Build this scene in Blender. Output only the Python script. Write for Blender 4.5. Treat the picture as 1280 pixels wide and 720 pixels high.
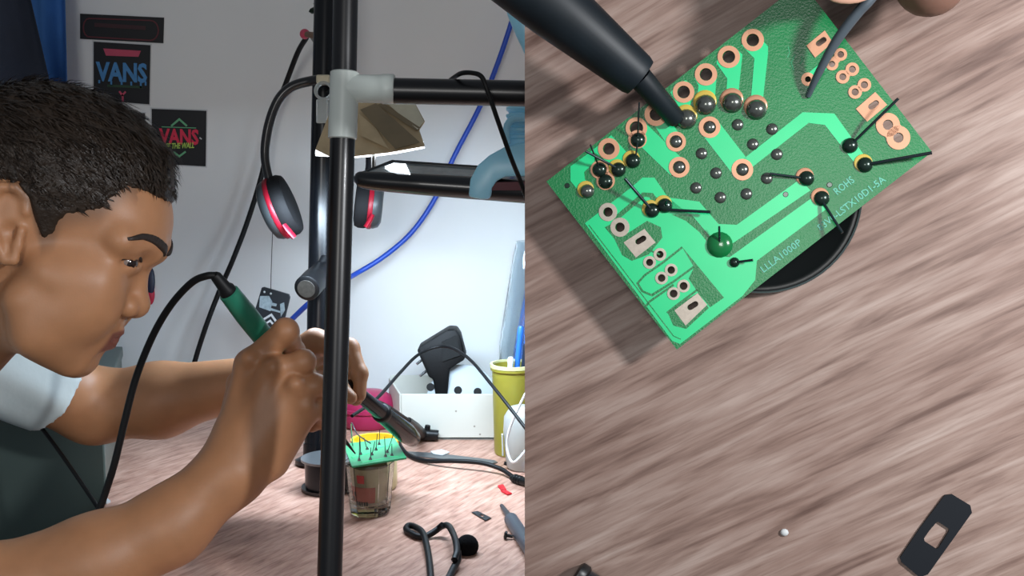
import bpy, bmesh, math, random
import numpy as np
from mathutils import Vector, Matrix, geometry

scene = bpy.context.scene
for o in list(bpy.data.objects):
    bpy.data.objects.remove(o, do_unlink=True)
COL = scene.collection
random.seed(7)
RNG = np.random.default_rng(7)

# ------------------------------------------------------------------ camera
FPX = 1400.0                       # focal length in pixels of a 1280x720 frame
PITCH = math.radians(7.3)
CAM = np.array([0.0, 0.0, 1.21])
RX = np.array([1.0, 0, 0])
FW = np.array([0, math.cos(PITCH), -math.sin(PITCH)])
UP = np.array([0, math.sin(PITCH), math.cos(PITCH)])
cd = bpy.data.cameras.new('camera')
cam = bpy.data.objects.new('camera', cd)
COL.objects.link(cam)
cd.sensor_width = 36.0
cd.lens = 36.0 * FPX / 1280.0
cd.clip_start = 0.02
cam.matrix_world = Matrix(((1, 0, 0, CAM[0]), (0, UP[1], -FW[1], CAM[1]), (0, UP[2], -FW[2], CAM[2]), (0, 0, 0, 1)))
scene.camera = cam

# ------------------------------------------------------------------ world, lights, exposure
scene.view_settings.view_transform = 'Standard'
scene.view_settings.look = 'None'
scene.view_settings.exposure = 0.0
scene.view_settings.gamma = 1.0
scene.view_settings.use_curve_mapping = False
w = bpy.data.worlds.new('world')
scene.world = w
w.use_nodes = True
w.node_tree.nodes['Background'].inputs[0].default_value = (0.80, 0.88, 1.0, 1)
w.node_tree.nodes['Background'].inputs[1].default_value = 0.19


def aim(o, target):
    d = Vector(target) - o.location
    o.rotation_euler = d.to_track_quat('-Z', 'Y').to_euler()


def area_light(name, loc, target, sx, sy, power, col):
    l = bpy.data.lights.new(name, 'AREA')
    l.shape = 'RECTANGLE'
    l.size, l.size_y, l.energy, l.color = sx, sy, power, col
    o = bpy.data.objects.new(name, l)
    COL.objects.link(o)
    o.location = loc
    aim(o, target)
    return o


# daylight-white lamp under the bar over the desk, an unseen fill light added behind the camera for glare on the board, and the bench light of the work surface
area_light('desk_lamp_light', (-0.13, 1.43, 1.135), (-0.10, 1.62, 0.6), 0.40, 0.07, 5.8, (0.68, 0.84, 1.0))
area_light('camera_fill_light', (-0.26, -1.6, 1.60), (-0.1, 1.2, 1.05), 0.6, 0.6, 13.5, (1.0, 0.985, 0.96))
sp = bpy.data.lights.new('bench_light', 'SPOT')
sp.energy, sp.color, sp.spot_size, sp.spot_blend, sp.shadow_soft_size = 40.0, (0.95, 0.97, 1.0), math.radians(58), 0.25, 0.045
spo = bpy.data.objects.new('bench_light', sp)
COL.objects.link(spo)
spo.location = (0.66, 0.12, 1.40)
aim(spo, (0.25, 0.78, 1.08))


# ------------------------------------------------------------------ pixel helpers
def ray(u, v):
    return FW + (u - 640.0) / FPX * RX + (360.0 - v) / FPX * UP


def P(u, v, d):
    """point seen at pixel (u, v), d metres along the camera axis"""
    return CAM + d * ray(u, v)


TABLE_Z = 0.752
WALL_Y = 1.90


def on_z(u, v, z=TABLE_Z):
    r = ray(u, v)
    return CAM + r * ((z - CAM[2]) / r[2])


def on_y(u, v, y=WALL_Y):
    r = ray(u, v)
    return CAM + r * (y / r[1])


def depth_of(p):
    return float(np.dot(np.asarray(p) - CAM, FW))


# ------------------------------------------------------------------ materials
def lin(c):
    c = c / 255.0
    return c / 12.92 if c <= 0.04045 else ((c + 0.055) / 1.055) ** 2.4


def rgb(r, g, b):
    return (lin(r), lin(g), lin(b), 1.0)


MATS = {}


def mat(name, col, rough=0.5, metal=0.0, var=0.0, scale=40.0, bump=0.0, trans=0.0, emit=0.0, sss=0.0, coat=0.0, spec=0.5, bscale=None, alpha=1.0):
    if name in MATS:
        return MATS[name]
    m = bpy.data.materials.new(name)
    m.use_nodes = True
    nt = m.node_tree
    b = nt.nodes['Principled BSDF']
    c = rgb(*col)
    b.inputs['Base Color'].default_value = c
    b.inputs['Roughness'].default_value = rough
    b.inputs['Metallic'].default_value = metal
    b.inputs['Transmission Weight'].default_value = trans
    b.inputs['Coat Weight'].default_value = coat
    b.inputs['Specular IOR Level'].default_value = spec
    b.inputs['Alpha'].default_value = alpha
    if sss:
        b.inputs['Subsurface Weight'].default_value = sss
        b.inputs['Subsurface Radius'].default_value = (1.0, 0.35, 0.18)
        b.inputs['Subsurface Scale'].default_value = 0.006
    if emit:
        b.inputs['Emission Color'].default_value = c
        b.inputs['Emission Strength'].default_value = emit
    tc = nt.nodes.new('ShaderNodeTexCoord')
    if var:
        n = nt.nodes.new('ShaderNodeTexNoise')
        n.inputs['Scale'].default_value = scale
        n.inputs['Detail'].default_value = 4
        nt.links.new(tc.outputs['Object'], n.inputs['Vector'])
        r = nt.nodes.new('ShaderNodeValToRGB')
        r.color_ramp.elements[0].position = 0.3
        r.color_ramp.elements[1].position = 0.7
        r.color_ramp.elements[0].color = tuple(max(0, x * (1 - var)) for x in c[:3]) + (1,)
        r.color_ramp.elements[1].color = tuple(min(1, x * (1 + var)) for x in c[:3]) + (1,)
        nt.links.new(n.outputs['Fac'], r.inputs['Fac'])
        nt.links.new(r.outputs['Color'], b.inputs['Base Color'])
    if bump:
        n2 = nt.nodes.new('ShaderNodeTexNoise')
        n2.inputs['Scale'].default_value = bscale or scale
        n2.inputs['Detail'].default_value = 3
        nt.links.new(tc.outputs['Object'], n2.inputs['Vector'])
        bp = nt.nodes.new('ShaderNodeBump')
        bp.inputs['Strength'].default_value = bump
        bp.inputs['Distance'].default_value = 0.002
        nt.links.new(n2.outputs['Fac'], bp.inputs['Height'])
        nt.links.new(bp.outputs['Normal'], b.inputs['Normal'])
    MATS[name] = m
    return m


def wood_mat(name, cols, angle, along, across, rough=0.45, bump=0.25, spec=0.4, fine=0.6):
    """streaked wood: noise stretched along a grain direction in the object's XY plane"""
    m = bpy.data.materials.new(name)
    m.use_nodes = True
    nt = m.node_tree
    b = nt.nodes['Principled BSDF']
    b.inputs['Roughness'].default_value = rough
    b.inputs['Specular IOR Level'].default_value = spec
    tc = nt.nodes.new('ShaderNodeTexCoord')
    rot = nt.nodes.new('ShaderNodeMapping')
    rot.inputs['Rotation'].default_value = (0, 0, -angle)
    nt.links.new(tc.outputs['Object'], rot.inputs['Vector'])

    def noise(sx, sy, detail, dist=0.0, rgh=0.55):
        mp = nt.nodes.new('ShaderNodeMapping')
        mp.inputs['Scale'].default_value = (sx, sy, 1)
        nt.links.new(rot.outputs['Vector'], mp.inputs['Vector'])
        n = nt.nodes.new('ShaderNodeTexNoise')
        n.inputs['Scale'].default_value = 1.0
        n.inputs['Detail'].default_value = detail
        n.inputs['Roughness'].default_value = rgh
        n.inputs['Distortion'].default_value = dist
        nt.links.new(mp.outputs['Vector'], n.inputs['Vector'])
        return n

    def ramp(n, stops):
        r = nt.nodes.new('ShaderNodeValToRGB')
        e = r.color_ramp.elements
        e[0].position, e[0].color = stops[0][0], stops[0][1]
        e[1].position, e[1].color = stops[-1][0], stops[-1][1]
        for p, c in stops[1:-1]:
            x = e.new(p)
            x.color = c
        nt.links.new(n.outputs['Fac'], r.inputs['Fac'])
        return r

    def mix(kind, fac, a, bb):
        x = nt.nodes.new('ShaderNodeMixRGB')
        x.blend_type = kind
        if isinstance(fac, float):
            x.inputs['Fac'].default_value = fac
        else:
            nt.links.new(fac, x.inputs['Fac'])
        nt.links.new(a, x.inputs[1])
        nt.links.new(bb, x.inputs[2])
        return x

    n1 = noise(along, across, 5, 0.4)
    n2 = noise(along * 3.0, across * 4.0, 4, 0.2)
    n3 = noise(along * 0.9, along * 1.7, 3, 0.6)
    c1 = ramp(n1, [(0.30, rgb(*cols[0])), (0.47, rgb(*cols[1])), (0.68, rgb(*cols[2]))])
    c2 = ramp(n2, [(0.30, (0.60, 0.54, 0.51, 1)), (0.50, (0.95, 0.95, 0.95, 1)), (0.72, (1.06, 1.06, 1.06, 1))])
    c3 = ramp(n3, [(0.35, (0.86, 0.80, 0.78, 1)), (0.65, (1.08, 1.08, 1.08, 1))])
    a = mix('MULTIPLY', fine, c1.outputs['Color'], c2.outputs['Color'])
    a = mix('MULTIPLY', 1.0, a.outputs['Color'], c3.outputs['Color'])
    nt.links.new(a.outputs['Color'], b.inputs['Base Color'])
    bp = nt.nodes.new('ShaderNodeBump')
    bp.inputs['Strength'].default_value = bump
    bp.inputs['Distance'].default_value = 0.001
    nt.links.new(n2.outputs['Fac'], bp.inputs['Height'])
    nt.links.new(bp.outputs['Normal'], b.inputs['Normal'])
    return m


# ------------------------------------------------------------------ object helpers
def thing(name, label, cat, loc, group=None):
    o = bpy.data.objects.new(name, None)
    COL.objects.link(o)
    o.empty_display_size = 0.02
    o.location = Vector([float(x) for x in loc])
    o['label'] = label
    o['category'] = cat
    if group:
        o['group'] = group
    return o


def tag(o, label, cat, group=None):
    o['label'] = label
    o['category'] = cat
    if group:
        o['group'] = group
    return o


def struct(o, label=None):
    o['kind'] = 'structure'
    if label:
        o['label'] = label
    return o


def world_loc(o):
    l = Vector(o.location)
    while o.parent:
        o = o.parent
        l = l + o.location
    return l


def link(name, me, parent=None, loc=(0, 0, 0)):
    """object holding mesh me with its origin at world point loc"""
    o = bpy.data.objects.new(name, me)
    COL.objects.link(o)
    l = Vector([float(x) for x in loc])
    if parent is not None:
        o.parent = parent
        l = l - world_loc(parent)
    o.location = l
    return o


def mk(name, geo, m, parent=None, smooth=False, bevel=0.0, seg=2):
    """mesh object from world-space (verts, faces[, material indices])"""
    v = np.asarray(geo[0], dtype=float)
    lo, hi = v.min(0), v.max(0)
    c = np.array([(lo[0] + hi[0]) / 2, (lo[1] + hi[1]) / 2, lo[2]])
    me = bpy.data.meshes.new(name)
    me.from_pydata((v - c).tolist(), [], [tuple(int(i) for i in f) for f in geo[1]])
    for mm in (m if isinstance(m, (list, tuple)) else [m]):
        me.materials.append(mm)
    if len(geo) > 2:
        me.polygons.foreach_set('material_index', np.asarray(geo[2], dtype=np.int32))
    bm = bmesh.new()
    bm.from_mesh(me)
    bmesh.ops.recalc_face_normals(bm, faces=bm.faces)
    if bevel:
        es = [e for e in bm.edges if len(e.link_faces) == 2 and e.calc_face_angle(0) > 0.5]
        bmesh.ops.bevel(bm, geom=es, offset=bevel, segments=seg, affect='EDGES', profile=0.5, clamp_overlap=True)
    bm.to_mesh(me)
    bm.free()
    if smooth:
        me.polygons.foreach_set('use_smooth', [True] * len(me.polygons))
        me.set_sharp_from_angle(angle=math.radians(50 if smooth is True else smooth))
    me.update()
    return link(name, me, parent, c)


def merge(*geos):
    vs, fs, n = [], [], 0
    for g in geos:
        v = [tuple(float(x) for x in p) for p in g[0]]
        vs += v
        fs += [tuple(i + n for i in f) for f in g[1]]
        n += len(v)
    return vs, fs


def N(v):
    v = np.asarray(v, float)
    return v / (np.linalg.norm(v) + 1e-12)


def frame(axis, hint=(0, 0, 1)):
    z = N(axis)
    h = np.asarray(hint, float)
    if abs(np.dot(z, N(h))) > 0.97:
        h = np.array([1.0, 0, 0]) if abs(z[0]) < 0.9 else np.array([0, 1.0, 0])
    x = N(np.cross(h, z))
    return x, np.cross(z, x), z


def box(c, ax, ay, az):
    """box from centre and three half-extent vectors"""
    c, ax, ay, az = [np.asarray(t, float) for t in (c, ax, ay, az)]
    vs = [c + sx * ax + sy * ay + sz * az for sz in (-1, 1) for sy in (-1, 1) for sx in (-1, 1)]
    return vs, [(0, 1, 3, 2), (4, 6, 7, 5), (0, 4, 5, 1), (2, 3, 7, 6), (0, 2, 6, 4), (1, 5, 7, 3)]


def abox(x0, x1, y0, y1, z0, z1):
    return box(((x0 + x1) / 2, (y0 + y1) / 2, (z0 + z1) / 2), ((x1 - x0) / 2, 0, 0), (0, (y1 - y0) / 2, 0), (0, 0, (z1 - z0) / 2))


def lathe(base, axis, prof, n=24, close=True):
    """surface of revolution; prof = [(radius, height along axis)]"""
    base = np.asarray(base, float)
    x, y, z = frame(axis)
    vs, fs = [], []
    for r, h in prof:
        for i in range(n):
            a = 2 * math.pi * i / n
            vs.append(base + z * h + (x * math.cos(a) + y * math.sin(a)) * r)
    for k in range(len(prof) - 1):
        for i in range(n):
            j = (i + 1) % n
            fs.append((k * n + i, k * n + j, (k + 1) * n + j, (k + 1) * n + i))
    if close:
        fs.append(tuple(range(n))[::-1])
        fs.append(tuple((len(prof) - 1) * n + i for i in range(n)))
    return vs, fs


def ring(base, axis, prof, n=28):
    """closed profile turned round an axis (torus-like)"""
    return lathe(base, axis, list(prof) + [prof[0]], n, close=False)


def rod(a, b, r0, r1=None, n=16):
    a, b = np.asarray(a, float), np.asarray(b, float)
    return lathe(a, b - a, [(r0, 0), (r0 if r1 is None else r1, np.linalg.norm(b - a))], n)


def smooth_path(pts, k=8):
    pts = [np.asarray(p, float) for p in pts]
    if len(pts) < 3:
        return pts
    q = [2 * pts[0] - pts[1]] + pts + [2 * pts[-1] - pts[-2]]
    out = []
    for i in range(1, len(q) - 2):
        p0, p1, p2, p3 = q[i - 1:i + 3]
        for j in range(k):
            t = j / k
            out.append(0.5 * ((2 * p1) + (p2 - p0) * t + (2 * p0 - 5 * p1 + 4 * p2 - p3) * t * t + (3 * p1 - p0 - 3 * p2 + p3) * t ** 3))
    out.append(pts[-1])
    return out


def tube(pts, r, n=8, k=8, smooth=True, flat=1.0):
    """tube along a spline; r a number or one radius per given point"""
    path = smooth_path(pts, k) if smooth else [np.asarray(p, float) for p in pts]
    m = len(path)
    if isinstance(r, (int, float)):
        rr = [r] * m
    else:
        rr = np.interp(np.linspace(0, 1, m), np.linspace(0, 1, len(r)), r)
    vs, fs = [], []
    x = None
    for i in range(m):
        t = N(path[min(i + 1, m - 1)] - path[max(i - 1, 0)])
        if x is None:
            x = frame(t)[0]
        x = N(x - t * np.dot(x, t))
        y = np.cross(t, x)
        for j in range(n):
            a = 2 * math.pi * j / n
            vs.append(path[i] + (x * math.cos(a) + y * math.sin(a) * flat) * rr[i])
    for i in range(m - 1):
        for j in range(n):
            q = (j + 1) % n
            fs.append((i * n + j, i * n + q, (i + 1) * n + q, (i + 1) * n + j))
    fs.append(tuple(range(n))[::-1])
    fs.append(tuple((m - 1) * n + j for j in range(n)))
    return vs, fs


def prism(front, vec):
    """polygon (world points) extruded by vec"""
    a = [np.asarray(p, float) for p in front]
    v = np.asarray(vec, float)
    n = len(a)
    vs = a + [p + v for p in a]
    fs = [tuple(range(n)), tuple(range(n, 2 * n))[::-1]]
    fs += [(i, i + n, (i + 1) % n + n, (i + 1) % n) for i in range(n)]
    return vs, fs


def ball(c, rx, ry=None, rz=None, ax=None, nu=16, nv=10):
    ry = rx if ry is None else ry
    rz = rx if rz is None else rz
    ax = np.eye(3) if ax is None else np.asarray(ax)
    c = np.asarray(c, float)
    vs, fs = [c + ax[2] * rz], []
    for i in range(1, nv):
        t = math.pi * i / nv
        for j in range(nu):
            a = 2 * math.pi * j / nu
            vs.append(c + ax[0] * rx * math.sin(t) * math.cos(a) + ax[1] * ry * math.sin(t) * math.sin(a) + ax[2] * rz * math.cos(t))
    vs.append(c - ax[2] * rz)
    L = len(vs) - 1
    for j in range(nu):
        q = (j + 1) % nu
        fs.append((0, 1 + j, 1 + q))
        for i in range(nv - 2):
            fs.append((1 + i * nu + j, 1 + (i + 1) * nu + j, 1 + (i + 1) * nu + q, 1 + i * nu + q))
        fs.append((1 + (nv - 2) * nu + j, L, 1 + (nv - 2) * nu + q))
    return vs, fs


def text_geo(body, origin, ex, ey, en, height, depth, bold=0.0, shear=0.0, width=None):
    """raised lettering: origin = lower-left corner, ex/ey = directions, fitted to width when given"""
    cu = bpy.data.curves.new('lettering', 'FONT')
    cu.body = body
    cu.size = 1.0
    cu.extrude = 0.5
    cu.offset = bold
    cu.shear = shear
    cu.resolution_u = 2
    ob = bpy.data.objects.new('lettering', cu)
    COL.objects.link(ob)
    dg = bpy.context.evaluated_depsgraph_get()
    me = bpy.data.meshes.new_from_object(ob.evaluated_get(dg))
    v = np.array([p.co[:] for p in me.vertices])
    f = [tuple(p.vertices) for p in me.polygons]
    bpy.data.objects.remove(ob, do_unlink=True)
    bpy.data.curves.remove(cu)
    bpy.data.meshes.remove(me)
    lo, hi = v.min(0), v.max(0)
    sy = height / (hi[1] - lo[1])
    sx = sy if width is None else width / (hi[0] - lo[0])
    ex, ey, en, o = [np.asarray(t, float) for t in (ex, ey, en, origin)]
    q = o + np.outer((v[:, 0] - lo[0]) * sx, ex) + np.outer((v[:, 1] - lo[1]) * sy, ey) + np.outer((v[:, 2] + 0.5) * depth, en)
    return q, f


# ------------------------------------------------------------------ smooth bodies: distance field + surface nets
class Field:
    def __init__(self):
        self.p = []

    def cone(self, a, b, ra, rb, k=0.01, op='+', mat=0):
        self.p.append(('c', np.asarray(a, float), np.asarray(b, float), ra, rb, k, op))

    def ball(self, a, r, k=0.01, op='+'):
        self.cone(a, np.asarray(a, float) + 1e-6, r, r, k, op)

    def ell(self, c, axes, radii, k=0.01, op='+'):
        self.p.append(('e', np.asarray(c, float), np.asarray(axes, float), np.asarray(radii, float), None, k, op))

    def one(self, q, X):
        if q[0] == 'c':
            ba = q[2] - q[1]
            pa = X - q[1]
            t = np.clip(pa @ ba / (ba @ ba + 1e-18), 0, 1)
            return np.linalg.norm(pa - t[:, None] * ba, axis=1) - (q[3] + t * (q[4] - q[3]))
        y = (X - q[1]) @ q[2].T / q[3]
        k0 = np.linalg.norm(y, axis=1)
        k1 = np.linalg.norm(y / q[3], axis=1)
        return k0 * (k0 - 1.0) / (k1 + 1e-9)

    def near(self, c, rad):
        """primitives that can matter inside the ball (c, rad)"""
        out = []
        for q in self.p:
            if q[0] == 'c':
                lb = self.one(q, c[None])[0]
            else:
                lb = np.linalg.norm(c - q[1]) - q[3].max()
            if lb < rad + q[5] + 0.035:
                out.append(q)
        return out

    def ev(self, X, prims=None):
        d = np.full(len(X), 1.0)
        for q in (self.p if prims is None else prims):
            e = self.one(q, X)
            k = q[5]
            if q[6] == '+':
                h = np.clip(0.5 + 0.5 * (d - e) / k, 0, 1)
                d = d * (1 - h) + e * h - k * h * (1 - h)
            else:
                h = np.clip(0.5 - 0.5 * (d + e) / k, 0, 1)
                d = d * (1 - h) - e * h + k * h * (1 - h)
        return d


def surface(field, lo, hi, step, fn=None):
    """naive surface nets over sparse 16-cell blocks; fn(X, base_distance) may cut or thicken the field"""
    lo, hi = np.asarray(lo, float), np.asarray(hi, float)
    B = 16
    nb = np.ceil((hi - lo) / (step * B)).astype(int)
    NX, NY, NZ = nb * B + 2
    rad = step * B * 0.5 * 1.75
    idx = np.stack(np.meshgrid(*[np.arange(n) for n in nb], indexing='ij'), -1).reshape(-1, 3)
    cen = lo + (idx + 0.5) * B * step
    dc = field.ev(cen)
    act = idx[np.abs(dc) < rad + 0.035]
    g = np.stack(np.meshgrid(*[np.arange(B + 1)] * 3, indexing='ij'), -1).reshape(-1, 3)
    ids, pos, quads = [], [], []
    corners = [(a, b, c) for a in (0, 1) for b in (0, 1) for c in (0, 1)]
    edges = [(i, j) for i in range(8) for j in range(i + 1, 8) if sum(abs(corners[i][t] - corners[j][t]) for t in range(3)) == 1]
    for bi in act:
        base = bi * B
        c = lo + (bi + 0.5) * B * step
        pr = field.near(c, rad)
        if not pr:
            continue
        X = lo + (base + g) * step
        d = field.ev(X, pr)
        if fn is not None:
            d = fn(X, d)
        d = d.reshape(B + 1, B + 1, B + 1)
        s = d < 0
        if s.all() or not s.any():
            continue
        cs = np.stack([s[a:B + a, b:B + b, cc:B + cc] for a, b, cc in corners], 0)
        cnt = cs.sum(0)
        cell = np.argwhere((cnt > 0) & (cnt < 8))
        if len(cell):
            dv = np.stack([d[cell[:, 0] + a, cell[:, 1] + b, cell[:, 2] + cc] for a, b, cc in corners], 1)
            acc = np.zeros((len(cell), 3))
            n = np.zeros(len(cell))
            for i, j in edges:
                x, y = dv[:, i], dv[:, j]
                m = (x < 0) != (y < 0)
                t = np.where(m, x / np.where(m, x - y, 1), 0)
                pt = np.array(corners[i]) + t[:, None] * (np.array(corners[j]) - np.array(corners[i]))
                acc += pt * m[:, None]
                n += m
            gc = cell + base
            ids.append((gc[:, 0] * NY + gc[:, 1]) * NZ + gc[:, 2])
            pos.append(lo + (gc + acc / n[:, None]) * step)
        for ax in range(3):
            sl0 = [slice(0, B)] * 3
            sl1 = [slice(0, B)] * 3
            sl1[ax] = slice(1, B + 1)
            a0, a1 = s[tuple(sl0)], s[tuple(sl1)]
            e = np.argwhere(a0 != a1)
            if not len(e):
                continue
            fl = a0[e[:, 0], e[:, 1], e[:, 2]]
            ge = e + base
            u_, v_ = [(1, 2), (2, 0), (0, 1)][ax]
            q = []
            for du, dv_ in ((0, 0), (-1, 0), (-1, -1), (0, -1)):
                t = ge.copy()
                t[:, u_] += du
                t[:, v_] += dv_
                q.append((t[:, 0] * NY + t[:, 1]) * NZ + t[:, 2])
            q = np.stack(q, 1)
            q[~fl] = q[~fl][:, ::-1]
            quads.append(q)
    ids = np.concatenate(ids)
    pos = np.concatenate(pos)
    quads = np.concatenate(quads)
    o = np.argsort(ids)
    ids, pos = ids[o], pos[o]
    f = np.searchsorted(ids, quads)
    f = np.clip(f, 0, len(ids) - 1)
    ok = (ids[f] == quads).all(1)
    return pos, f[ok]


def mk_big(name, pos, quads, mats, parent=None, mi=None):
    lo, hi = pos.min(0), pos.max(0)
    c = np.array([(lo[0] + hi[0]) / 2, (lo[1] + hi[1]) / 2, lo[2]])
    me = bpy.data.meshes.new(name)
    n, m = len(pos), len(quads)
    me.vertices.add(n)
    me.vertices.foreach_set('co', (pos - c).astype(np.float32).ravel())
    me.loops.add(m * 4)
    me.loops.foreach_set('vertex_index', quads.astype(np.int32).ravel())
    me.polygons.add(m)
    me.polygons.foreach_set('loop_start', (np.arange(m) * 4).astype(np.int32))
    me.polygons.foreach_set('loop_total', np.full(m, 4, dtype=np.int32))
    me.update(calc_edges=True)
    for x in mats:
        me.materials.append(x)
    if mi is not None:
        me.polygons.foreach_set('material_index', mi.astype(np.int32))
    me.polygons.foreach_set('use_smooth', [True] * m)
    me.validate()
    me.update()
    return link(name, me, parent, c)


# ================================================================== THE SETTING
wall_m = mat('white_wall_paint', (230, 232, 230), 0.75, var=0.03, scale=3, bump=0.08, bscale=60)
struct(mk('wall_back', abox(-2.4, 2.2, WALL_Y, WALL_Y + 0.08, 0, 2.7), wall_m), 'plain white painted wall behind the desk')
floor_m = mat('grey_floor', (120, 118, 112), 0.6, var=0.08, scale=6)
struct(mk('floor', abox(-2.4, 2.2, -0.6, WALL_Y + 0.08, -0.05, 0), floor_m))

# desk
eA, eB = on_z(150, 545), on_z(128, 640)


def edge_x(y):
    t = (y - eA[1]) / (eB[1] - eA[1])
    return eA[0] + t * (eB[0] - eA[0])


desk_m = wood_mat('pinkish_plywood', ((150, 110, 94), (192, 150, 132), (210, 172, 154)), math.radians(62), 22, 160, rough=0.42, bump=0.12, fine=0.4)
desk = thing('desk', 'pinkish brown plywood desk top under the glass, cables and arms', 'desk', (0.2, 1.4, 0))
poly = [(edge_x(0.99), 0.99, TABLE_Z), (0.85, 0.99, TABLE_Z), (0.85, 1.885, TABLE_Z), (edge_x(1.885), 1.885, TABLE_Z)]
mk('desk_top', prism(poly, (0, 0, -0.03)), desk_m, desk, bevel=0.002)
leg_m = mat('dark_desk_leg', (60, 48, 42), 0.5, var=0.1)
for x, y in ((-0.28, 1.02), (0.82, 1.02), (-0.45, 1.84), (0.82, 1.84)):
    mk('leg', abox(x - 0.025, x + 0.025, y - 0.02, y + 0.02, 0, TABLE_Z - 0.03), leg_m, desk, bevel=0.003)

# block added to fill the dark shaded area beyond the end of the desk
filler_m = mat('grey_green_filler', (86, 100, 95), 0.38, var=0.05, scale=5)
yc = 1.46
filler = thing('shade_filler', 'smooth grey-green block added to fill the shaded area past the end of the desk', 'shade_filler', (-0.95, 1.66, 0))
mk('body', prism([(-1.3, yc, 0.85), (edge_x(yc) - 0.002, yc, 0.85), (edge_x(1.88) - 0.002, 1.88, 0.85), (-1.3, 1.88, 0.85)], (0, 0, -0.85)), filler_m, filler, bevel=0.003)
mk('top_board', prism([(-1.31, yc - 0.004, 0.868), (edge_x(yc) - 0.001, yc - 0.004, 0.868), (edge_x(1.88) - 0.001, 1.885, 0.868), (-1.31, 1.885, 0.868)], (0, 0, -0.018)), filler_m, filler, bevel=0.002)


# ------------------------------------------------------------------ curtain and hanging cloth
def cloth(pts_top, pts_bot, amp, waves, n=70, m=24, th=0.003, seed=0, bottom_wob=0.0):
    a0, a1 = [np.asarray(p, float) for p in pts_top]
    b0, b1 = [np.asarray(p, float) for p in pts_bot]
    r = np.random.default_rng(seed)
    ph = r.uniform(0, 6, 4)
    vs, fs = [], []
    for side in (0, 1):
        for j in range(m + 1):
            t = j / m
            for i in range(n + 1):
                s = i / n
                p = (a0 * (1 - s) + a1 * s) * (1 - t) + (b0 * (1 - s) + b1 * s) * t
                f = math.sin(waves * 6.283 * s + ph[0] + 0.8 * t) + 0.4 * math.sin(waves * 2.3 * 6.283 * s + ph[1] - 1.3 * t)
                vs.append(p + np.array([0.15 * amp * math.sin(waves * 9 * s + ph[2]), amp * f + side * th, 0]))
    w_ = n + 1
    q = (m + 1) * w_
    for j in range(m):
        for i in range(n):
            k = j * w_ + i
            fs.append((k, k + 1, k + w_ + 1, k + w_))
            fs.append((q + k, q + k + w_, q + k + w_ + 1, q + k + 1))
    rim = [j * w_ for j in range(m)] + [m * w_ + i for i in range(n)] + [(m - j) * w_ + n for j in range(m)] + [n - i for i in range(n)]
    for i in range(len(rim)):
        a, b = rim[i], rim[(i + 1) % len(rim)]
        fs.append((a, b, b + q, a + q))
    return vs, fs


cur_m = mat('blue_curtain_fabric', (62, 118, 186), 0.8, var=0.08, scale=30, bump=0.2, bscale=400)
tag(mk('curtain', cloth((P(-60, -60, 1.78), P(79, -60, 1.78)), (P(-60, 420, 1.80), P(94, 420, 1.80)), 0.018, 2.4, seed=3), cur_m, smooth=True),
    'blue fabric curtain hanging against the wall behind the head', 'curtain')
drk_m = mat('navy_cloth', (24, 32, 48), 0.85, var=0.1, scale=30, bump=0.2, bscale=400)
tag(mk('hanging_jacket', cloth((P(-70, -60, 1.68), P(22, -60, 1.68)), (P(-70, 330, 1.68), P(72, 150, 1.70)), 0.010, 1.6, seed=5), drk_m, smooth=True),
    'dark navy cloth hanging in front of the blue curtain', 'cloth')

# ------------------------------------------------------------------ posters on the wall
black_print = mat('black_print', (14, 15, 19), 0.6)
paper_white = mat('white_paper', (205, 208, 208), 0.7)
TO_CAM = np.array([0, -1.0, 0])


def wp(u, v, off=0.0):
    return on_y(u, v, WALL_Y - off)


def sheet(name, quad, off, th, m, parent):
    return mk(name, prism([wp(u, v, off) for u, v in quad], -TO_CAM * th), m, parent)


def stroke_geo(pts, width, pt, th_vec):
    """flat band of a pixel width along pixel points; pt(u, v) gives the world point"""
    pts = [np.array(p, float) for p in pts]
    L, R_ = [], []
    for i, p in enumerate(pts):
        a = pts[max(i - 1, 0)]
        b = pts[min(i + 1, len(pts) - 1)]
        t = (b - a) / (np.linalg.norm(b - a) + 1e-9)
        n = np.array([-t[1], t[0]]) * width / 2
        if 0 < i < len(pts) - 1:
            t1 = (p - a) / (np.linalg.norm(p - a) + 1e-9)
            c = max(0.5, abs(np.dot(t, t1)))
            n = n / c
        L.append(p + n)
        R_.append(p - n)
    top = [pt(*q) for q in L] + [pt(*q) for q in R_]
    n = len(pts)
    v = np.asarray(th_vec, float)
    vs = top + [p + v for p in top]
    m2 = 2 * n
    fs = []
    for i in range(n - 1):
        fs += [(i, i + 1, n + i + 1, n + i), (m2 + i, m2 + n + i, m2 + n + i + 1, m2 + i + 1)]
        fs += [(i, m2 + i, m2 + i + 1, i + 1), (n + i, n + i + 1, m2 + n + i + 1, m2 + n + i)]
    fs += [(0, n, m2 + n, m2), (n - 1, m2 + n - 1, m2 + 2 * n - 1, 2 * n - 1)]
    return vs, fs


def poster(label, quad, grow):
    c = np.mean(np.array(quad, float), 0)
    base = wp(c[0], max(q[1] for q in quad), 0.0)
    t = thing('wall_poster', label, 'poster', base)
    if grow:
        big = []
        for q in quad:
            d = np.sign(np.array(q) - c) * grow
            big.append((q[0] + d[0], q[1] + d[1]))
        sheet('border', big, 0.0008, 0.001, paper_white, t)
    sheet('print', quad, 0.0016, 0.0012, black_print, t)
    return t


def wstroke(name, pts, width, m, parent, off=0.0022):
    return mk(name, stroke_geo(pts, width, lambda u, v: wp(u, v, off), -TO_CAM * 0.0008), m, parent)


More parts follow.
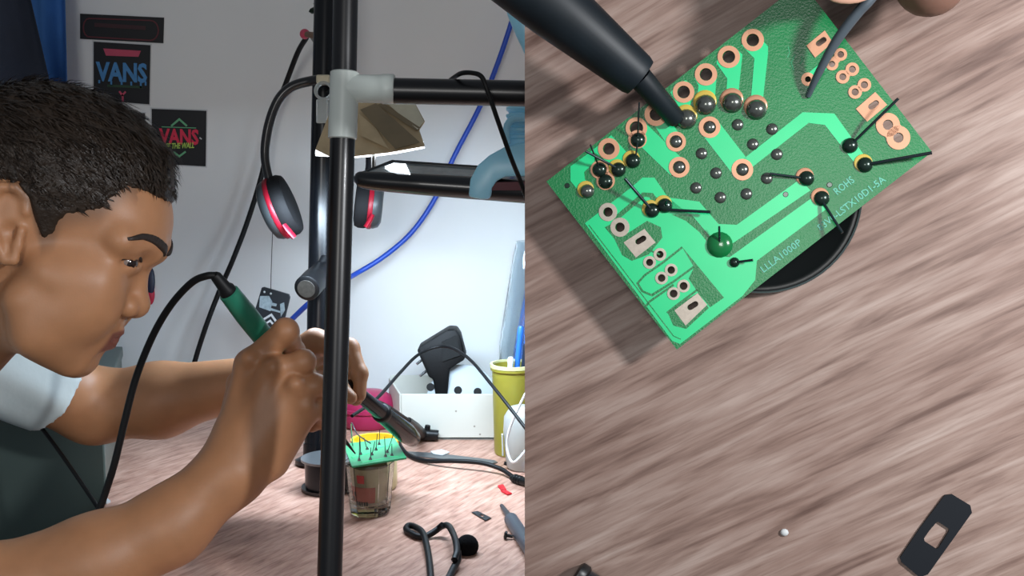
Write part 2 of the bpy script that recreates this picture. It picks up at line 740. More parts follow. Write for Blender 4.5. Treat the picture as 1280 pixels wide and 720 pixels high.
def wtext(name, body, p0, p1, hpx, m, parent, bold=0.03, shear=0.0, off=0.0018):
    a, b = wp(*p0, off), wp(*p1, off)
    ex = N(b - a)
    ey = N(np.cross(TO_CAM, ex)) * -1
    if ey[2] < 0:
        ey = -ey
    return mk(name, text_geo(body, a, ex, ey, TO_CAM, hpx * WALL_Y / FPX, 0.0008, bold, shear, np.linalg.norm(b - a)), m, parent)


red_dim = mat('dark_red_print', (92, 30, 38), 0.6)
pst = poster('long black strip sticker with a dark red rounded outline', [(100, 17), (205, 22), (204, 54), (100, 48.5)], 0)
o_ = [(111, 23)] + [(188 + 10 * math.sin(a), 38 - 12.5 * math.cos(a)) for a in np.linspace(0.0, math.pi, 9)] + [(111, 46)] + [(111 - 7 * math.sin(a), 34.5 + 11.5 * math.cos(a)) for a in np.linspace(0.3, math.pi, 7)]
wstroke('red_outline', o_, 1.6, red_dim, pst)
wstroke('red_line', [(118, 31), (182, 35)], 5, mat('faint_red_print', (58, 24, 30), 0.6), pst)

blue_print = mat('blue_print', (72, 136, 190), 0.6, var=0.12, scale=120)
pink_print = mat('pink_print', (196, 74, 100), 0.6)
pst = poster('black poster with blue dripping letters under a pink banner', [(117, 52), (188, 56.5), (186.5, 130.5), (117, 125)], 1.6)
mk('pink_banner', prism([wp(u, v, 0.0022) for u, v in ((129, 60.5), (176, 63.5), (173, 71), (132.5, 69.5))], -TO_CAM * 0.0008), pink_print, pst)
wtext('lettering', 'VANS', (120, 101.5), (184, 104), 24, blue_print, pst, bold=0.035)
for u, v, l in ((124, 100, 4), (139, 101, 6), (152, 101, 5), (164, 102, 5), (176, 103, 7), (182, 102, 5)):
    wstroke('drip', [(u, v), (u, v + l)], 2.2, blue_print, pst)
wstroke('green_line', [(134, 107), (178, 109)], 3, mat('dark_green_print', (34, 66, 44), 0.6), pst)
wstroke('red_mark', [(149, 114), (153, 119), (157, 114.5)], 2.4, pink_print, pst)
wstroke('red_mark', [(153, 118), (153.5, 127)], 2.4, pink_print, pst)

pst = poster('small black poster mostly hidden behind the dark hair', [(140, 138.5), (181, 141.5), (180, 185), (140, 182)], 1.4)

red_print = mat('red_print', (214, 40, 74), 0.6, var=0.1, scale=120)
lime_print = mat('lime_print', (176, 208, 92), 0.6)
grn_print = mat('pale_green_print', (104, 176, 128), 0.6)
pst = poster('black poster with red letters, lime script and green chevrons', [(189.5, 136), (258, 138.5), (257, 208), (190, 204.5)], 1.6)
wtext('lettering', 'VANS', (199, 180), (248.5, 181.5), 19.5, red_print, pst, bold=0.035)
wtext('script_lettering', 'OFF THE WALL', (203, 186.5), (243, 185), 7, lime_print, pst, bold=0.02, shear=0.3, off=0.0030)
wstroke('upper_chevron', [(214, 157.5), (224, 149), (233.5, 157.5)], 2.4, grn_print, pst)
wstroke('lower_chevron', [(217, 190), (224, 195.5), (232, 189.5)], 2.2, grn_print, pst)
wstroke('thin_line', [(202, 158.5), (245, 160)], 1.0, grn_print, pst)
wstroke('small_mark', [(249.5, 172), (252, 174)], 1.4, paper_white, pst)

# ------------------------------------------------------------------ frame of black pipes
pipe_m = mat('black_painted_pipe', (13, 13, 16), 0.34, var=0.2, scale=60, coat=0.05)
pvc_m = mat('grey_white_pvc', (206, 214, 208), 0.38, var=0.04, scale=20)
dP = 1.02
pr_ = 15.6 * dP / FPX
top, tee_c, bot = P(435.5, -40, dP), P(429.5, 131, dP), P(412, 720, dP)
low = bot + (bot - tee_c) * 0.0
dirn = N(bot - tee_c)
low = tee_c + dirn * ((TABLE_Z - tee_c[2]) / dirn[2])
pf = thing('pipe_frame', 'black plastic pipe frame with a grey-white tee joint standing in front of the hand', 'frame', low)
mk('lower_pipe', rod(low, tee_c, pr_, n=24), pipe_m, pf, smooth=True)
mk('upper_pipe', rod(tee_c, P(434.5, -140, dP), pr_, n=24), pipe_m, pf, smooth=True)
barL, barR = P(486, 113.5, dP), P(760, 119, dP)
mk('cross_bar', rod(barL, barR, 16.2 * dP / FPX, n=24), pipe_m, pf, smooth=True)
tr = 18.0 * dP / FPX
tA, tB = P(431, 89.5, dP), P(428, 174, dP)
L_ = np.linalg.norm(tB - tA)
tee = mk('tee_joint', lathe(tA, tB - tA, [(tr * 0.9, 0), (tr, 0.001), (tr, L_ - 0.001), (tr * 0.9, L_)], 28), pvc_m, pf, smooth=True)
bA, bB = P(430, 110.5, dP), P(493.5, 111.5, dP)
Lb = np.linalg.norm(bB - bA)
mk('branch', lathe(bA, bB - bA, [(tr * 0.96, 0), (tr * 0.98, Lb * 0.74), (tr * 1.04, Lb * 0.76), (tr * 1.04, Lb - 0.001), (tr * 0.95, Lb)], 28), pvc_m, tee, smooth=True)

# rear pole
bt, bb = P(411, -160, 1.62), None
r_dir = N(P(400, 400, 1.62) - P(411, 0, 1.62))
p0 = P(411, 0, 1.62)
bb = p0 + r_dir * ((TABLE_Z - p0[2]) / r_dir[2])
glossy_m = mat('glossy_black_pole', (12, 14, 18), 0.26, var=0.2, scale=40, spec=0.4)
rp = thing('rear_pole', 'glossy black pole standing behind the pipe frame', 'pole', bb)
mk('shaft', rod(bb, bt, 15.0 * 1.62 / FPX, n=24), glossy_m, rp, smooth=True)
mk('foot', lathe(bb, -r_dir, [(0.030, 0), (0.030, 0.006), (0.019, 0.012), (0.019, 0.03)], 24), glossy_m, rp, smooth=True)

# clamp knob on the rear pole
kn = thing('clamp_knob', 'short black cylindrical knob sticking out from the rear pole', 'knob', P(391, 352, 1.56))
ka, kb = P(383, 361, 1.535), P(404, 339, 1.60)
kl = np.linalg.norm(kb - ka)
km = mat('black_knob_plastic', (11, 12, 14), 0.42, spec=0.3)
mk('knob_body', lathe(ka, kb - ka, [(0.0155, 0), (0.018, 0.002), (0.018, kl * 0.5), (0.0165, kl * 0.55), (0.0165, kl)], 24), km, kn, smooth=True)
mk('end_face', lathe(ka - N(kb - ka) * 0.0015, kb - ka, [(0.0125, 0), (0.0125, 0.004)], 24), mat('grey_knob_end', (56, 54, 50), 0.5, var=0.3, scale=180), kn)
mk('screw', rod(P(406, 322, 1.60), P(398, 340, 1.585), 0.006, 0.006), km, kn, smooth=True)

# ------------------------------------------------------------------ cardboard shade, lamp bar
card_m = mat('brown_cardboard', (192, 170, 134), 0.8, var=0.14, scale=25, bump=0.2, bscale=120)
tape_m = mat('brown_packing_tape', (128, 112, 84), 0.35, var=0.1, scale=40)
pale_m = mat('pale_kraft_paper', (210, 202, 176), 0.6, var=0.1, scale=30, bump=0.3, bscale=60)
dC = 1.38
cs = thing('cardboard_shade', 'folded brown cardboard lamp shade patched with tape behind the tee joint', 'lamp shade', P(462, 190, dC))


def cq(pts, off=0.0):
    return [P(u, v, dC + dd - off) for u, v, dd in pts]


mk('cardboard', prism(cq([(394, 187, 0.0), (412, 140, 0.05), (440, 121, 0.06), (515, 122, 0.06), (531, 152, 0.03), (524, 163, 0.02), (531, 183, 0.0), (486, 191, 0.0), (440, 196, 0.0), (412, 196, 0.0)]), (0, 0.004, 0)), card_m, cs, bevel=0.0006, seg=1)
mk('tape_strip', prism(cq([(450, 137, 0.046), (470, 129, 0.052), (525, 178, 0.002), (494, 186, 0.0)], 0.0035), (0, 0.002, 0)), tape_m, cs)
mk('tape_strip', prism(cq([(472, 131, 0.052), (478, 128, 0.053), (526, 160, 0.022), (520, 163, 0.02)], 0.0035), (0, 0.002, 0)), tape_m, cs)
mk('paper_patch', prism(cq([(480, 126, 0.056), (516, 125, 0.056), (530, 152, 0.029), (522, 162, 0.020)], 0.003), (0, 0.002, 0)), pale_m, cs)
mk('paper_patch', prism(cq([(447, 140, 0.044), (452, 170, 0.016), (486, 186, 0.0), (470, 160, 0.026)], 0.003), (0, 0.002, 0)), card_m, cs)

led_m = mat('lit_led', (236, 246, 255), 0.4, emit=5.0)
tag(mk('led_strip', tube([P(395, 190.5, dC + 0.012), P(412, 191.5, dC + 0.012), P(440, 193, dC + 0.012), P(486, 189, dC + 0.012), P(530, 181, dC + 0.012)], 0.0045, 10), led_m, smooth=True),
    'glowing white strip light along the lower edge of the cardboard shade', 'strip light')

dL = 1.32
lamp = thing('lamp_bar', 'black bar lamp with a glossy slanted panel under the cross bar', 'lamp', P(560, 245, dL))
lb_m = mat('black_lamp_housing', (20, 23, 27), 0.3, coat=0.2)
hs = []
xs = [(443, 224, 4), (449, 224, 10), (470, 226.5, 12), (520, 230, 13.5), (600, 235.5, 14.5), (760, 247, 15.5)]
mk('housing', tube([P(u, v, dL) for u, v, r in xs], [r * dL / FPX for u, v, r in xs], 14), lb_m, lamp, smooth=True)
gl_m = mat('glossy_lamp_panel', (118, 128, 130), 0.12, coat=0.6, var=0.2, scale=60)
mk('panel', prism([P(456, 216, dL - 0.004), P(490, 202.5, dL + 0.03), P(760, 221, dL + 0.03), P(760, 232, dL - 0.006), P(520, 219, dL - 0.006)], (0, 0.004, -0.003)), gl_m, lamp)
mk('panel_edge', tube([P(452, 217, dL - 0.004), P(490, 202, dL + 0.03), P(760, 220, dL + 0.03)], 0.0022, 8, smooth=False), lb_m, lamp)
mk('lit_window', prism([P(481, 208, dL + 0.012), P(492, 203.8, dL + 0.024), P(507, 204.8, dL + 0.024), P(513, 218, dL - 0.008), P(497, 214.5, dL - 0.006)], (0, 0.003, -0.001)), led_m, lamp)
mk('light_tube', rod(P(470, 230, dL + 0.012), P(700, 243, dL + 0.012), 0.006, n=12), led_m, lamp, smooth=True)
mk('hanger', rod(P(467, 190, 1.40), P(467, 222, 1.335), 0.003), lb_m, lamp)

# blue clamp gripping the lamp bar
dB = 1.27
bl_m = mat('light_blue_plastic', (160, 224, 248), 0.35, var=0.04, scale=20, sss=0.1)
bc = thing('phone_holder', 'light blue plastic clamp gripping the lamp bar with a ribbed neck', 'holder', P(620, 248, dB))
out = [(720, 178), (652, 178), (632, 183), (612, 194), (597, 207), (588, 224), (585.5, 246), (600, 249), (613, 248.5), (615, 235), (621, 226), (632, 221), (720, 219)]
mk('clamp_hook', prism([P(u, v, dB) for u, v in out], (0, 0.05, 0)), bl_m, bc, bevel=0.003, smooth=True)
mk('jaw', prism([P(u, v, dB + 0.004) for u, v in ((616, 228), (720, 226), (720, 238), (614, 238))], (0, 0.04, 0)), mat('dark_red_pad', (88, 34, 44), 0.6), bc)
nk = P(651, 185, dB + 0.022)
nkt = P(653, 128, dB + 0.022)
nl = np.linalg.norm(nkt - nk)
prof = [(0.0165, 0)]
for i in range(5):
    a = nl * (0.15 + 0.16 * i)
    prof += [(0.0165, a), (0.0185, a + nl * 0.03), (0.0185, a + nl * 0.08), (0.0150, a + nl * 0.11)]
prof += [(0.014, nl)]
mk('ribbed_neck', lathe(nk, nkt - nk, prof, 24), bl_m, bc, smooth=True)
mk('rim', tube([P(634, 180, dB), P(633, 162, dB), P(637, 152, dB), P(648, 148, dB), P(668, 150, dB)], 0.004, 10), bl_m, bc, smooth=True)
mk('upper_joint', tube([P(672, 130, dB + 0.02), P(676, 90, dB + 0.02), P(662, 55, dB + 0.02), P(650, 15, dB + 0.02), P(645, -25, dB + 0.02)], [0.009, 0.009, 0.010, 0.015, 0.018], 14), bl_m, bc, smooth=True)

# ------------------------------------------------------------------ hanging cables
cab_blk = mat('black_cable_rubber', (13, 14, 16), 0.5, spec=0.3)
cab_blue = mat('blue_cable', (34, 78, 190), 0.4)


def cable(name, label, pts, r, m, n=10, cat='cable', group=None, parent=None):
    o = mk(name, tube([P(*p) if isinstance(p, tuple) else p for p in pts], r, n), m, parent, smooth=True)
    if parent is None:
        tag(o, label, cat, group)
    return o


cable('network_cable', 'blue network cable sagging down the wall from the holder to the fist',
      [(662, -60, 1.80), (638, 32, 1.82), (606, 120, 1.84), (568, 195, 1.86), (545, 246, 1.87), (515, 290, 1.87), (478, 322, 1.86), (440, 345, 1.84), (412, 361, 1.72), (390, 376, 1.70), (365, 399, 1.74), (335, 430, 1.78), (310, 480, 1.8)], 0.0042, cab_blue)
cable('thin_black_cord', 'thin black cord looped over the black cross bar',
      [(562, 101, 1.05), (568, 96.5, 1.03), (577, 91.5, 1.005), (590, 91.2, 0.995), (602, 96, 0.99), (610, 115, 0.99), (622, 150, 1.0), (638, 195, 1.02), (650, 225, 1.04), (664, 262, 1.06)], 0.0022, cab_blk)
cable('wall_cable', 'long black cable hanging from the clip down the wall behind the iron',
      [(383, 47, 1.76), (372, 66, 1.79), (357, 105, 1.82), (340, 150, 1.83), (328, 215, 1.83), (310, 275, 1.84), (291, 325, 1.84), (275, 362, 1.85), (256, 412, 1.85), (240, 464, 1.86), (226, 520, 1.86)], 0.0042, cab_blk)

# clip with pink tip and green leaf scrap beside the rear pole
cl = thing('peg', 'small wooden peg with a pink tip beside the rear pole', 'peg', P(392, 46, 1.66))
mk('peg_body', rod(P(402, 46, 1.64), P(384, 43, 1.70), 0.0055, 0.0045), mat('peg_wood', (120, 88, 66), 0.6, var=0.2), cl, smooth=True)
mk('pink_tip', ball(P(381, 42.5, 1.71), 0.0078), mat('pink_rubber', (196, 70, 96), 0.5), cl, smooth=True)
mk('lower_jaw', prism([P(388, 48, 1.68), P(402, 46, 1.64), (P(402, 58, 1.64)), P(394, 57, 1.66)], (0, 0.006, 0)), mat('grey_clip', (130, 128, 122), 0.5), cl)
lf_m = mat('dark_green_leaf', (40, 58, 48), 0.6, var=0.2)
lf = thing('leaf_sprig', 'small dark green artificial leaf sprig tucked beside the rear pole', 'leaf', P(399, 28, 1.63))
mk('stem', tube([P(403, -6, 1.64), P(399, 8, 1.635), P(397, 27, 1.63)], 0.0012, 6), lf_m, lf)
for u, v, a, s in ((396, 6, 0.4, 6), (392, 13, 2.9, 6.5), (400, 12, 0.9, 6), (398, 19, 0.2, 6), (397, 26, 1.5, 5), (402, 3, 1.0, 6)):
    q = [(u + s * math.cos(a + t) * k, v + s * math.sin(a + t) * k) for t, k in ((0, 1), (0.7, 0.75), (1.9, 0.7), (3.14, 0.8), (4.2, 0.7), (5.5, 0.75))]
    mk('leaf', prism([P(x, y, 1.63 + 0.002 * i) for i, (x, y) in enumerate(q)], (0, 0.002, 0)), lf_m, lf)

# clear plastic clip left of the tee joint
clr = mat('clear_plastic', (226, 232, 230), 0.15, trans=0.7)
cc = thing('clear_clip', 'clear plastic clip hanging between the tee joint and rear pole', 'clip', P(404, 152, 1.52))
mk('clip_ring', ring(P(405, 114, 1.50), FW, [(0.009, -0.004), (0.013, -0.004), (0.013, 0.004), (0.009, 0.004)], 20), clr, cc, smooth=True)
mk('clip_body', box(P(403, 139, 1.50), (0.008, 0, 0), (0, 0.004, 0), UP * 0.016), clr, cc, bevel=0.002)
mk('clip_tab', box(P(404, 99, 1.50), (0.009, 0, 0), (0, 0.004, 0), UP * 0.006), mat('cream_plastic', (196, 186, 158), 0.5), cc, bevel=0.002)

# ------------------------------------------------------------------ headphones hung on the rear pole
hp_m = mat('black_headphone_plastic', (20, 20, 23), 0.35, coat=0.2)
pad_m = mat('black_ear_pad', (14, 14, 16), 0.75, bump=0.2, bscale=200, spec=0.25)
hr_m = mat('red_headphone_trim', (128, 14, 32), 0.4, spec=0.3)
gr_m = mat('grey_headphone_shell', (48, 52, 54), 0.4)
dH = 1.56
hp = thing('headphones', 'black headphones with red trim hung over the rear pole', 'headphones', P(400, 300, dH))
mk('headband', tube([P(452, 240, 1.66), P(462, 205, 1.67), P(455, 150, 1.67), P(435, 112, 1.64), P(410, 100, dH), P(385, 102, dH), P(362, 110, dH), P(346, 128, dH), P(335, 160, dH), P(331, 195, dH), P(337, 228, dH)],
                    [0.006, 0.006, 0.006, 0.006, 0.0065, 0.007, 0.0068, 0.0065, 0.0065, 0.006, 0.006], 12), hp_m, hp, smooth=True)


def ear_cup(c, axis, long_dir, rl, rs, tab_to, dd):
    """oval cup seen nearly edge on: shell, red ring, cushion"""
    z = N(axis)
    y = N(np.asarray(long_dir) - z * np.dot(long_dir, z))
    x = np.cross(y, z)

    def slab(prof):
        vs, fs = [], []
        n = 28
        for k, (s, h) in enumerate(prof):
            for i in range(n):
                a = 2 * math.pi * i / n
                vs.append(c + z * h + y * math.cos(a) * rl * s + x * math.sin(a) * rs * s)
        for k in range(len(prof) - 1):
            for i in range(n):
                j = (i + 1) % n
                fs.append((k * n + i, k * n + j, (k + 1) * n + j, (k + 1) * n + i))
        fs.append(tuple(range(n)))
        fs.append(tuple((len(prof) - 1) * n + i for i in range(n)))
        return vs, fs
    cup = mk('ear_cup', slab([(0.7, -0.017), (0.92, -0.013), (1.0, -0.006), (1.0, -0.002)]), gr_m, hp, smooth=True)
    mk('red_ring', slab([(1.01, -0.003), (1.04, -0.0015), (1.04, 0.0025), (1.01, 0.004)]), hr_m, cup, smooth=True)
    mk('ear_cushion', slab([(0.98, 0.003), (1.03, 0.008), (1.03, 0.016), (0.95, 0.022), (0.7, 0.024)]), pad_m, cup, smooth=True)
    mk('red_tab', tube(tab_to, [0.006, 0.0075, 0.007], 10, flat=0.5), hr_m, cup, smooth=True)


ear_cup(P(346, 261, dH), RX * 0.92 + UP * 0.36 - FW * 0.04, -RX * 0.40 + UP * 0.92, 0.043, 0.038, [P(355, 281, dH - 0.034), P(361, 289, dH - 0.034), P(368, 297, dH - 0.032)], dH)
ear_cup(P(464, 256, 1.66), -RX * 0.95 + UP * 0.1 - FW * 0.12, RX * 0.15 + UP * 0.98, 0.035, 0.032, [P(466, 268, 1.622), P(462, 276, 1.622), P(457, 284, 1.622)], 1.66)
cable('hanging_string', 'thin dark thread hanging from the headphones to the small tag', [(341, 282, 1.55), (340, 310, 1.60), (339, 340, 1.70), (338.5, 364, 1.77)], 0.0006, cab_blk, 5, 'thread')

# small dark tag
tg = thing('swing_tag', 'small dark tag with pale scuffs and a white chevron hanging on the wall', 'tag', P(338, 410, 1.79))
tq = [(327, 359.5), (330, 359), (361, 368), (362.5, 372), (352, 415), (322, 404), (319, 386)]
mk('tag_card', prism([P(u, v, 1.785) for u, v in tq], (0, 0.006, 0)), mat('dark_tag_plastic', (30, 36, 42), 0.4, var=0.2), tg, bevel=0.001)
sc_m = mat('pale_scuff', (150, 166, 172), 0.7, var=0.2, scale=200)
for q in ([(325, 370), (336, 370), (340, 377), (338, 389), (324, 384)], [(338, 378), (346, 380), (345, 383), (339, 382)], [(350, 380), (355, 378), (356, 388), (351, 396)], [(338, 385), (350, 389), (350, 391), (338, 388)]):
    mk('scuff', prism([P(u, v, 1.7835) for u, v in q], (0, 0.002, 0)), sc_m, tg)
for u, v in ((330.5, 365), (338.5, 367)):
    mk('rivet', ball(P(u, v, 1.783), 0.0018, nu=8, nv=6), paper_white, tg)
mk('chevron', stroke_geo([(329, 399.5), (339, 393.5), (345, 402)], 2.6, lambda u, v: P(u, v, 1.7825), (0, 0.002, 0)), paper_white, tg)
mk('chevron', stroke_geo([(333, 404), (337.5, 401), (341, 405)], 2.2, lambda u, v: P(u, v, 1.7825), (0, 0.002, 0)), paper_white, tg)

# red and navy oval on the wall beside the nose
ov = thing('oval_badge', 'narrow red and navy oval badge on the wall behind the nose', 'badge', wp(189, 380))
ax_ = np.array([N(RX), N(UP), -FW])
mk('navy_half', ball(wp(188, 352, 0.004), 0.008, 0.026, 0.004, ax_), mat('navy_badge', (22, 28, 58), 0.4), ov, smooth=True)
mk('red_half', ball(wp(188, 368, 0.005), 0.0075, 0.018, 0.0045, ax_), mat('crimson_badge', (190, 24, 60), 0.4), ov, smooth=True)

# ------------------------------------------------------------------ things on the desk
# open white carton with its contents
bx0, bx1 = on_z(505, 551), on_z(624, 549)
bw = bx1[0] - bx0[0]
carton_m = mat('white_card', (206, 206, 196), 0.7, var=0.03, scale=8, bump=0.05)
yf = (bx0[1] + bx1[1]) / 2
hb = 0.072
dz = TABLE_Z + 0.001
carton = thing('carton', 'open white cardboard box against the wall holding the adapter', 'box', ((bx0[0] + bx1[0]) / 2, yf + 0.07, dz))
skew = -0.03
x0, x1, yb = bx0[0] - 0.004, bx1[0], yf + 0.125


def wall_piece(name, a, b, h, th=(0, 0.003, 0)):
    return mk(name, prism([(a[0], a[1], dz), (b[0], b[1], dz), (b[0], b[1], dz + h), (a[0], a[1], dz + h)], th), carton_m, carton, bevel=0.0006, seg=1)


wall_piece('front_panel', (x0, yf), (x1, yf), hb)
wall_piece('back_panel', (x0 + skew, yb), (x1, yb), hb + 0.004)
wall_piece('side_panel', (x0, yf + 0.002), (x0 + skew, yb), hb, (-0.003, 0, 0))
wall_piece('side_panel', (x1, yf + 0.002), (x1, yb), hb, (-0.003, 0, 0))
mk('bottom_panel', prism([(x0, yf, dz), (x1, yf, dz), (x1, yb, dz), (x0 + skew, yb, dz)], (0, 0, 0.003)), carton_m, carton)
for u, v in ((570, 514), (593, 533), (600, 543)):
    c = on_y(u, v, yf - 0.0004)
    mk('stain', lathe(c, (0, 1, 0), [(0.0016, 0), (0.0016, 0.0008)], 8), mat('grey_stain', (150, 146, 136), 0.8), carton)

dA = depth_of((0, yf + 0.06, TABLE_Z + 0.15))
ad = thing('power_adapter', 'black two-pin power adapter sticking up out of the white box', 'adapter', P(552, 465, dA))
apl = mat('black_adapter_plastic', (9, 10, 12), 0.55, bump=0.1, bscale=300, spec=0.25)
aq = [(521, 438), (524, 434), (560, 412), (570, 412.5), (575, 420), (582, 447), (579, 451), (562, 462), (558, 505), (546, 505), (541, 474), (536, 472)]
adb = mk('adapter_body', prism([P(u, v, dA - 0.012) for u, v in aq], (0, 0.045, 0)), apl, ad, bevel=0.003, smooth=40)
mk('side_face', prism([P(u, v, dA - 0.0145) for u, v in ((552, 428), (570, 419), (576, 444), (553, 452))], (0, 0.003, 0)), mat('grey_rating_plate', (22, 24, 25), 0.6, var=0.2, scale=200, spec=0.25), adb)
for u, v in ((524, 450), (528, 465)):
    mk('pin', rod(P(u + 8, v - 4, dA), P(u - 3, v + 5, dA - 0.01), 0.0024, 0.0022, 10), mat('pin_metal', (190, 192, 194), 0.25, metal=1.0), ad, smooth=True)

# round grey plate with keyholes standing in the box
dD = depth_of((0, yf + 0.045, TABLE_Z + 0.09))
pl = thing('round_plate', 'round pale grey plate with keyhole slots standing in the white box', 'plate', P(578, 520, dD))
pc, prr = P(578, 500, dD), 45 * dD / FPX
mk('disc', lathe(pc, -FW + UP * 0.25, [(prr, -0.002), (prr, 0.001), (prr * 0.98, 0.002)], 48), mat('pale_grey_plastic', (176, 186, 192), 0.45), pl, smooth=True)
khm = mat('keyhole_shadow_black', (14, 14, 16), 0.8)
for u, v in ((551, 481), (572.5, 488), (597, 490), (538, 484)):
    c = P(u, v, dD) + (-FW + UP * 0.25) * 0.0022 + (-FW) * 0.0
    t = (v - 500) * dD / FPX
    c = pc + RX * ((u - 578) * dD / FPX) + N(UP + FW * 0.25) * (-(v - 500) * dD / FPX) + N(-FW + UP * 0.25) * 0.0016
    k_ = mk('keyhole', lathe(c, -FW + UP * 0.25, [(0.0065, 0), (0.0065, 0.001)], 16), khm, pl)
    mk('slot', box(c - UP * 0.009 + N(-FW + UP * 0.25) * 0.0006, RX * 0.0035, N(UP + FW * 0.25) * 0.008, N(-FW + UP * 0.25) * 0.0006), khm, k_)

# olive-yellow beaker with pens
cb_, cd_ = on_z(640, 571), None
dY = depth_of(cb_) + 0.0
rY = 26 * dY / FPX
cbase = np.array([P(641, 560, dY)[0], cb_[1] + rY * 0.6, TABLE_Z + 0.001])
hY = 0.133
bk = thing('yellow_tumbler', 'olive yellow plastic tumbler holding pens beside the white box', 'cup', cbase)
yl_m = mat('olive_yellow_plastic', (146, 139, 50), 0.4, var=0.05, scale=10, sss=0.1)
mk('tumbler_body', lathe(cbase, (0, 0, 1), [(rY * 0.86, 0), (rY * 0.9, 0.004), (rY * 1.0, hY * 0.95), (rY * 1.08, hY * 0.955), (rY * 1.08, hY), (rY * 0.98, hY), (rY * 0.84, 0.006)], 36), yl_m, bk, smooth=True)
mk('rim', ring(cbase + np.array([0, 0, hY]), (0, 0, 1), [(rY * 0.98, -0.002), (rY * 1.1, -0.002), (rY * 1.1, 0.003), (rY * 0.98, 0.003)], 36), mat('pale_yellow_rim', (206, 204, 150), 0.4), bk, smooth=True)
for i, (dx, dy, lx, ly, h, col, nm) in enumerate(((-0.008, 0.004, 0.012, 0.008, 0.19, (46, 110, 200), 'blue pen'), (0.006, -0.004, 0.02, -0.002, 0.165, (30, 40, 56), 'dark pen'), (-0.014, -0.006, -0.003, 0.0, 0.145, (228, 232, 236), 'white pen'), (0.012, 0.008, 0.024, 0.01, 0.2, (70, 140, 220), 'sky blue pen'))):
    a = cbase + np.array([dx * 0.6, dy, 0.008])
    b = cbase + np.array([lx, ly, h])
    pen = thing('pen', nm + ' standing in the olive yellow tumbler', 'pen', a)
    pm = mat('pen_' + nm.replace(' ', '_'), col, 0.35)
    mk('barrel', rod(a, a + (b - a) * 0.93, 0.0042, n=12), pm, pen, smooth=True)
    mk('cap', lathe(a + (b - a) * 0.93, b - a, [(0.0046, 0), (0.0046, h * 0.05), (0.003, h * 0.07)], 12), pm, pen, smooth=True)

# clear bottle with a blue inner behind the tumbler
bb_ = np.array([P(662, 500, 1.83)[0], 1.83, TABLE_Z + 0.001])
bo = thing('clear_cone_bottle', 'tall clear tapered plastic bottle with a blue inside behind the tumbler', 'bottle', bb_)
glass_m = mat('clear_bottle_plastic', (225, 236, 242), 0.06, trans=0.95, spec=0.5)
mk('bottle_body', lathe(bb_, (0, 0, 1), [(0.052, 0), (0.052, 0.10), (0.050, 0.105), (0.050, 0.13), (0.03, 0.26), (0.022, 0.30), (0.019, 0.30), (0.027, 0.26), (0.047, 0.13), (0.049, 0.003)], 36), glass_m, bo, smooth=True)
mk('blue_insert', tube([bb_ + np.array([-0.02, 0, 0.01]), bb_ + np.array([-0.006, 0, 0.12]), bb_ + np.array([0.01, 0, 0.25])], [0.016, 0.02, 0.013], 12), mat('bright_blue_film', (40, 120, 220), 0.3), bo, smooth=True)

# translucent bag with a white lead
bgp = on_z(645, 590)
bag = thing('plastic_cup', 'cloudy white plastic cup in front of the yellow tumbler', 'cup', (bgp[0] + 0.005, bgp[1] + 0.02, TABLE_Z))
cx = np.array([bgp[0] + 0.009, bgp[1] + 0.018, TABLE_Z + 0.001])
mk('cup_body', lathe(cx, (0, 0, 1), [(0.020, 0), (0.023, 0.004), (0.027, 0.055), (0.026, 0.075), (0.018, 0.088), (0.012, 0.09)], 28), mat('cloudy_plastic', (214, 218, 214), 0.4, trans=0.45), bag, smooth=True)
mk('label_sticker', tube([cx + np.array([-0.0275, -0.006, 0.02]), cx + np.array([-0.0285, -0.004, 0.05])], 0.006, 8, flat=0.2), paper_white, bag)
cable('white_lead', 'white lead looped against the cloudy plastic cup', [(664, 478, 1.50), (648, 510, 1.50), (636, 540, 1.50), (634, 562, 1.50), (642, 578, 1.49), (660, 560, 1.50)], 0.0018, mat('white_wire', (226, 228, 230), 0.4), 8)
jk = thing('jack_connector', 'small metal jack connector lying below the cloudy plastic cup', 'connector', on_z(645, 588))
jp = on_z(645, 586) + np.array([0, 0, 0.006])
mk('jack_body', box(jp, (0.008, 0.002, 0), (-0.001, 0.005, 0), (0, 0, 0.0055)), mat('dull_metal', (140, 150, 160), 0.3, metal=0.9), jk, bevel=0.001)
mk('jack_block', box(jp + np.array([0.011, 0, 0.003]), (0.004, 0, 0), (0, 0.005, 0), (0, 0, 0.004)), mat('blue_connector', (40, 90, 180), 0.4), jk, bevel=0.001)
mk('jack_nose', rod(jp + np.array([-0.007, -0.001, 0]), jp + np.array([-0.017, -0.002, 0.003]), 0.0035, 0.0025), cab_blk, jk, smooth=True)

# pink tub
pk = on_z(468, 545)
pk = np.array([P(456, 500, 1.79)[0], 1.80, TABLE_Z + 0.001])
pt_ = thing('pink_tub', 'magenta pink plastic tub against the wall behind the hand', 'tub', pk)
mk('tub_body', lathe(pk, (0, 0, 1), [(0.042, 0), (0.048, 0.008), (0.047, 0.032), (0.040, 0.046), (0.024, 0.056), (0.004, 0.059)], 32), mat('magenta_plastic', (172, 40, 86), 0.35, sss=0.15), pt_, smooth=True)
mk('lid_rim', ring(pk + np.array([0, 0, 0.026]), (0, 0, 1), [(0.046, 0), (0.050, 0.001), (0.050, 0.006), (0.045, 0.007)], 32), mat('magenta_plastic', (172, 40, 86)), pt_, smooth=True)

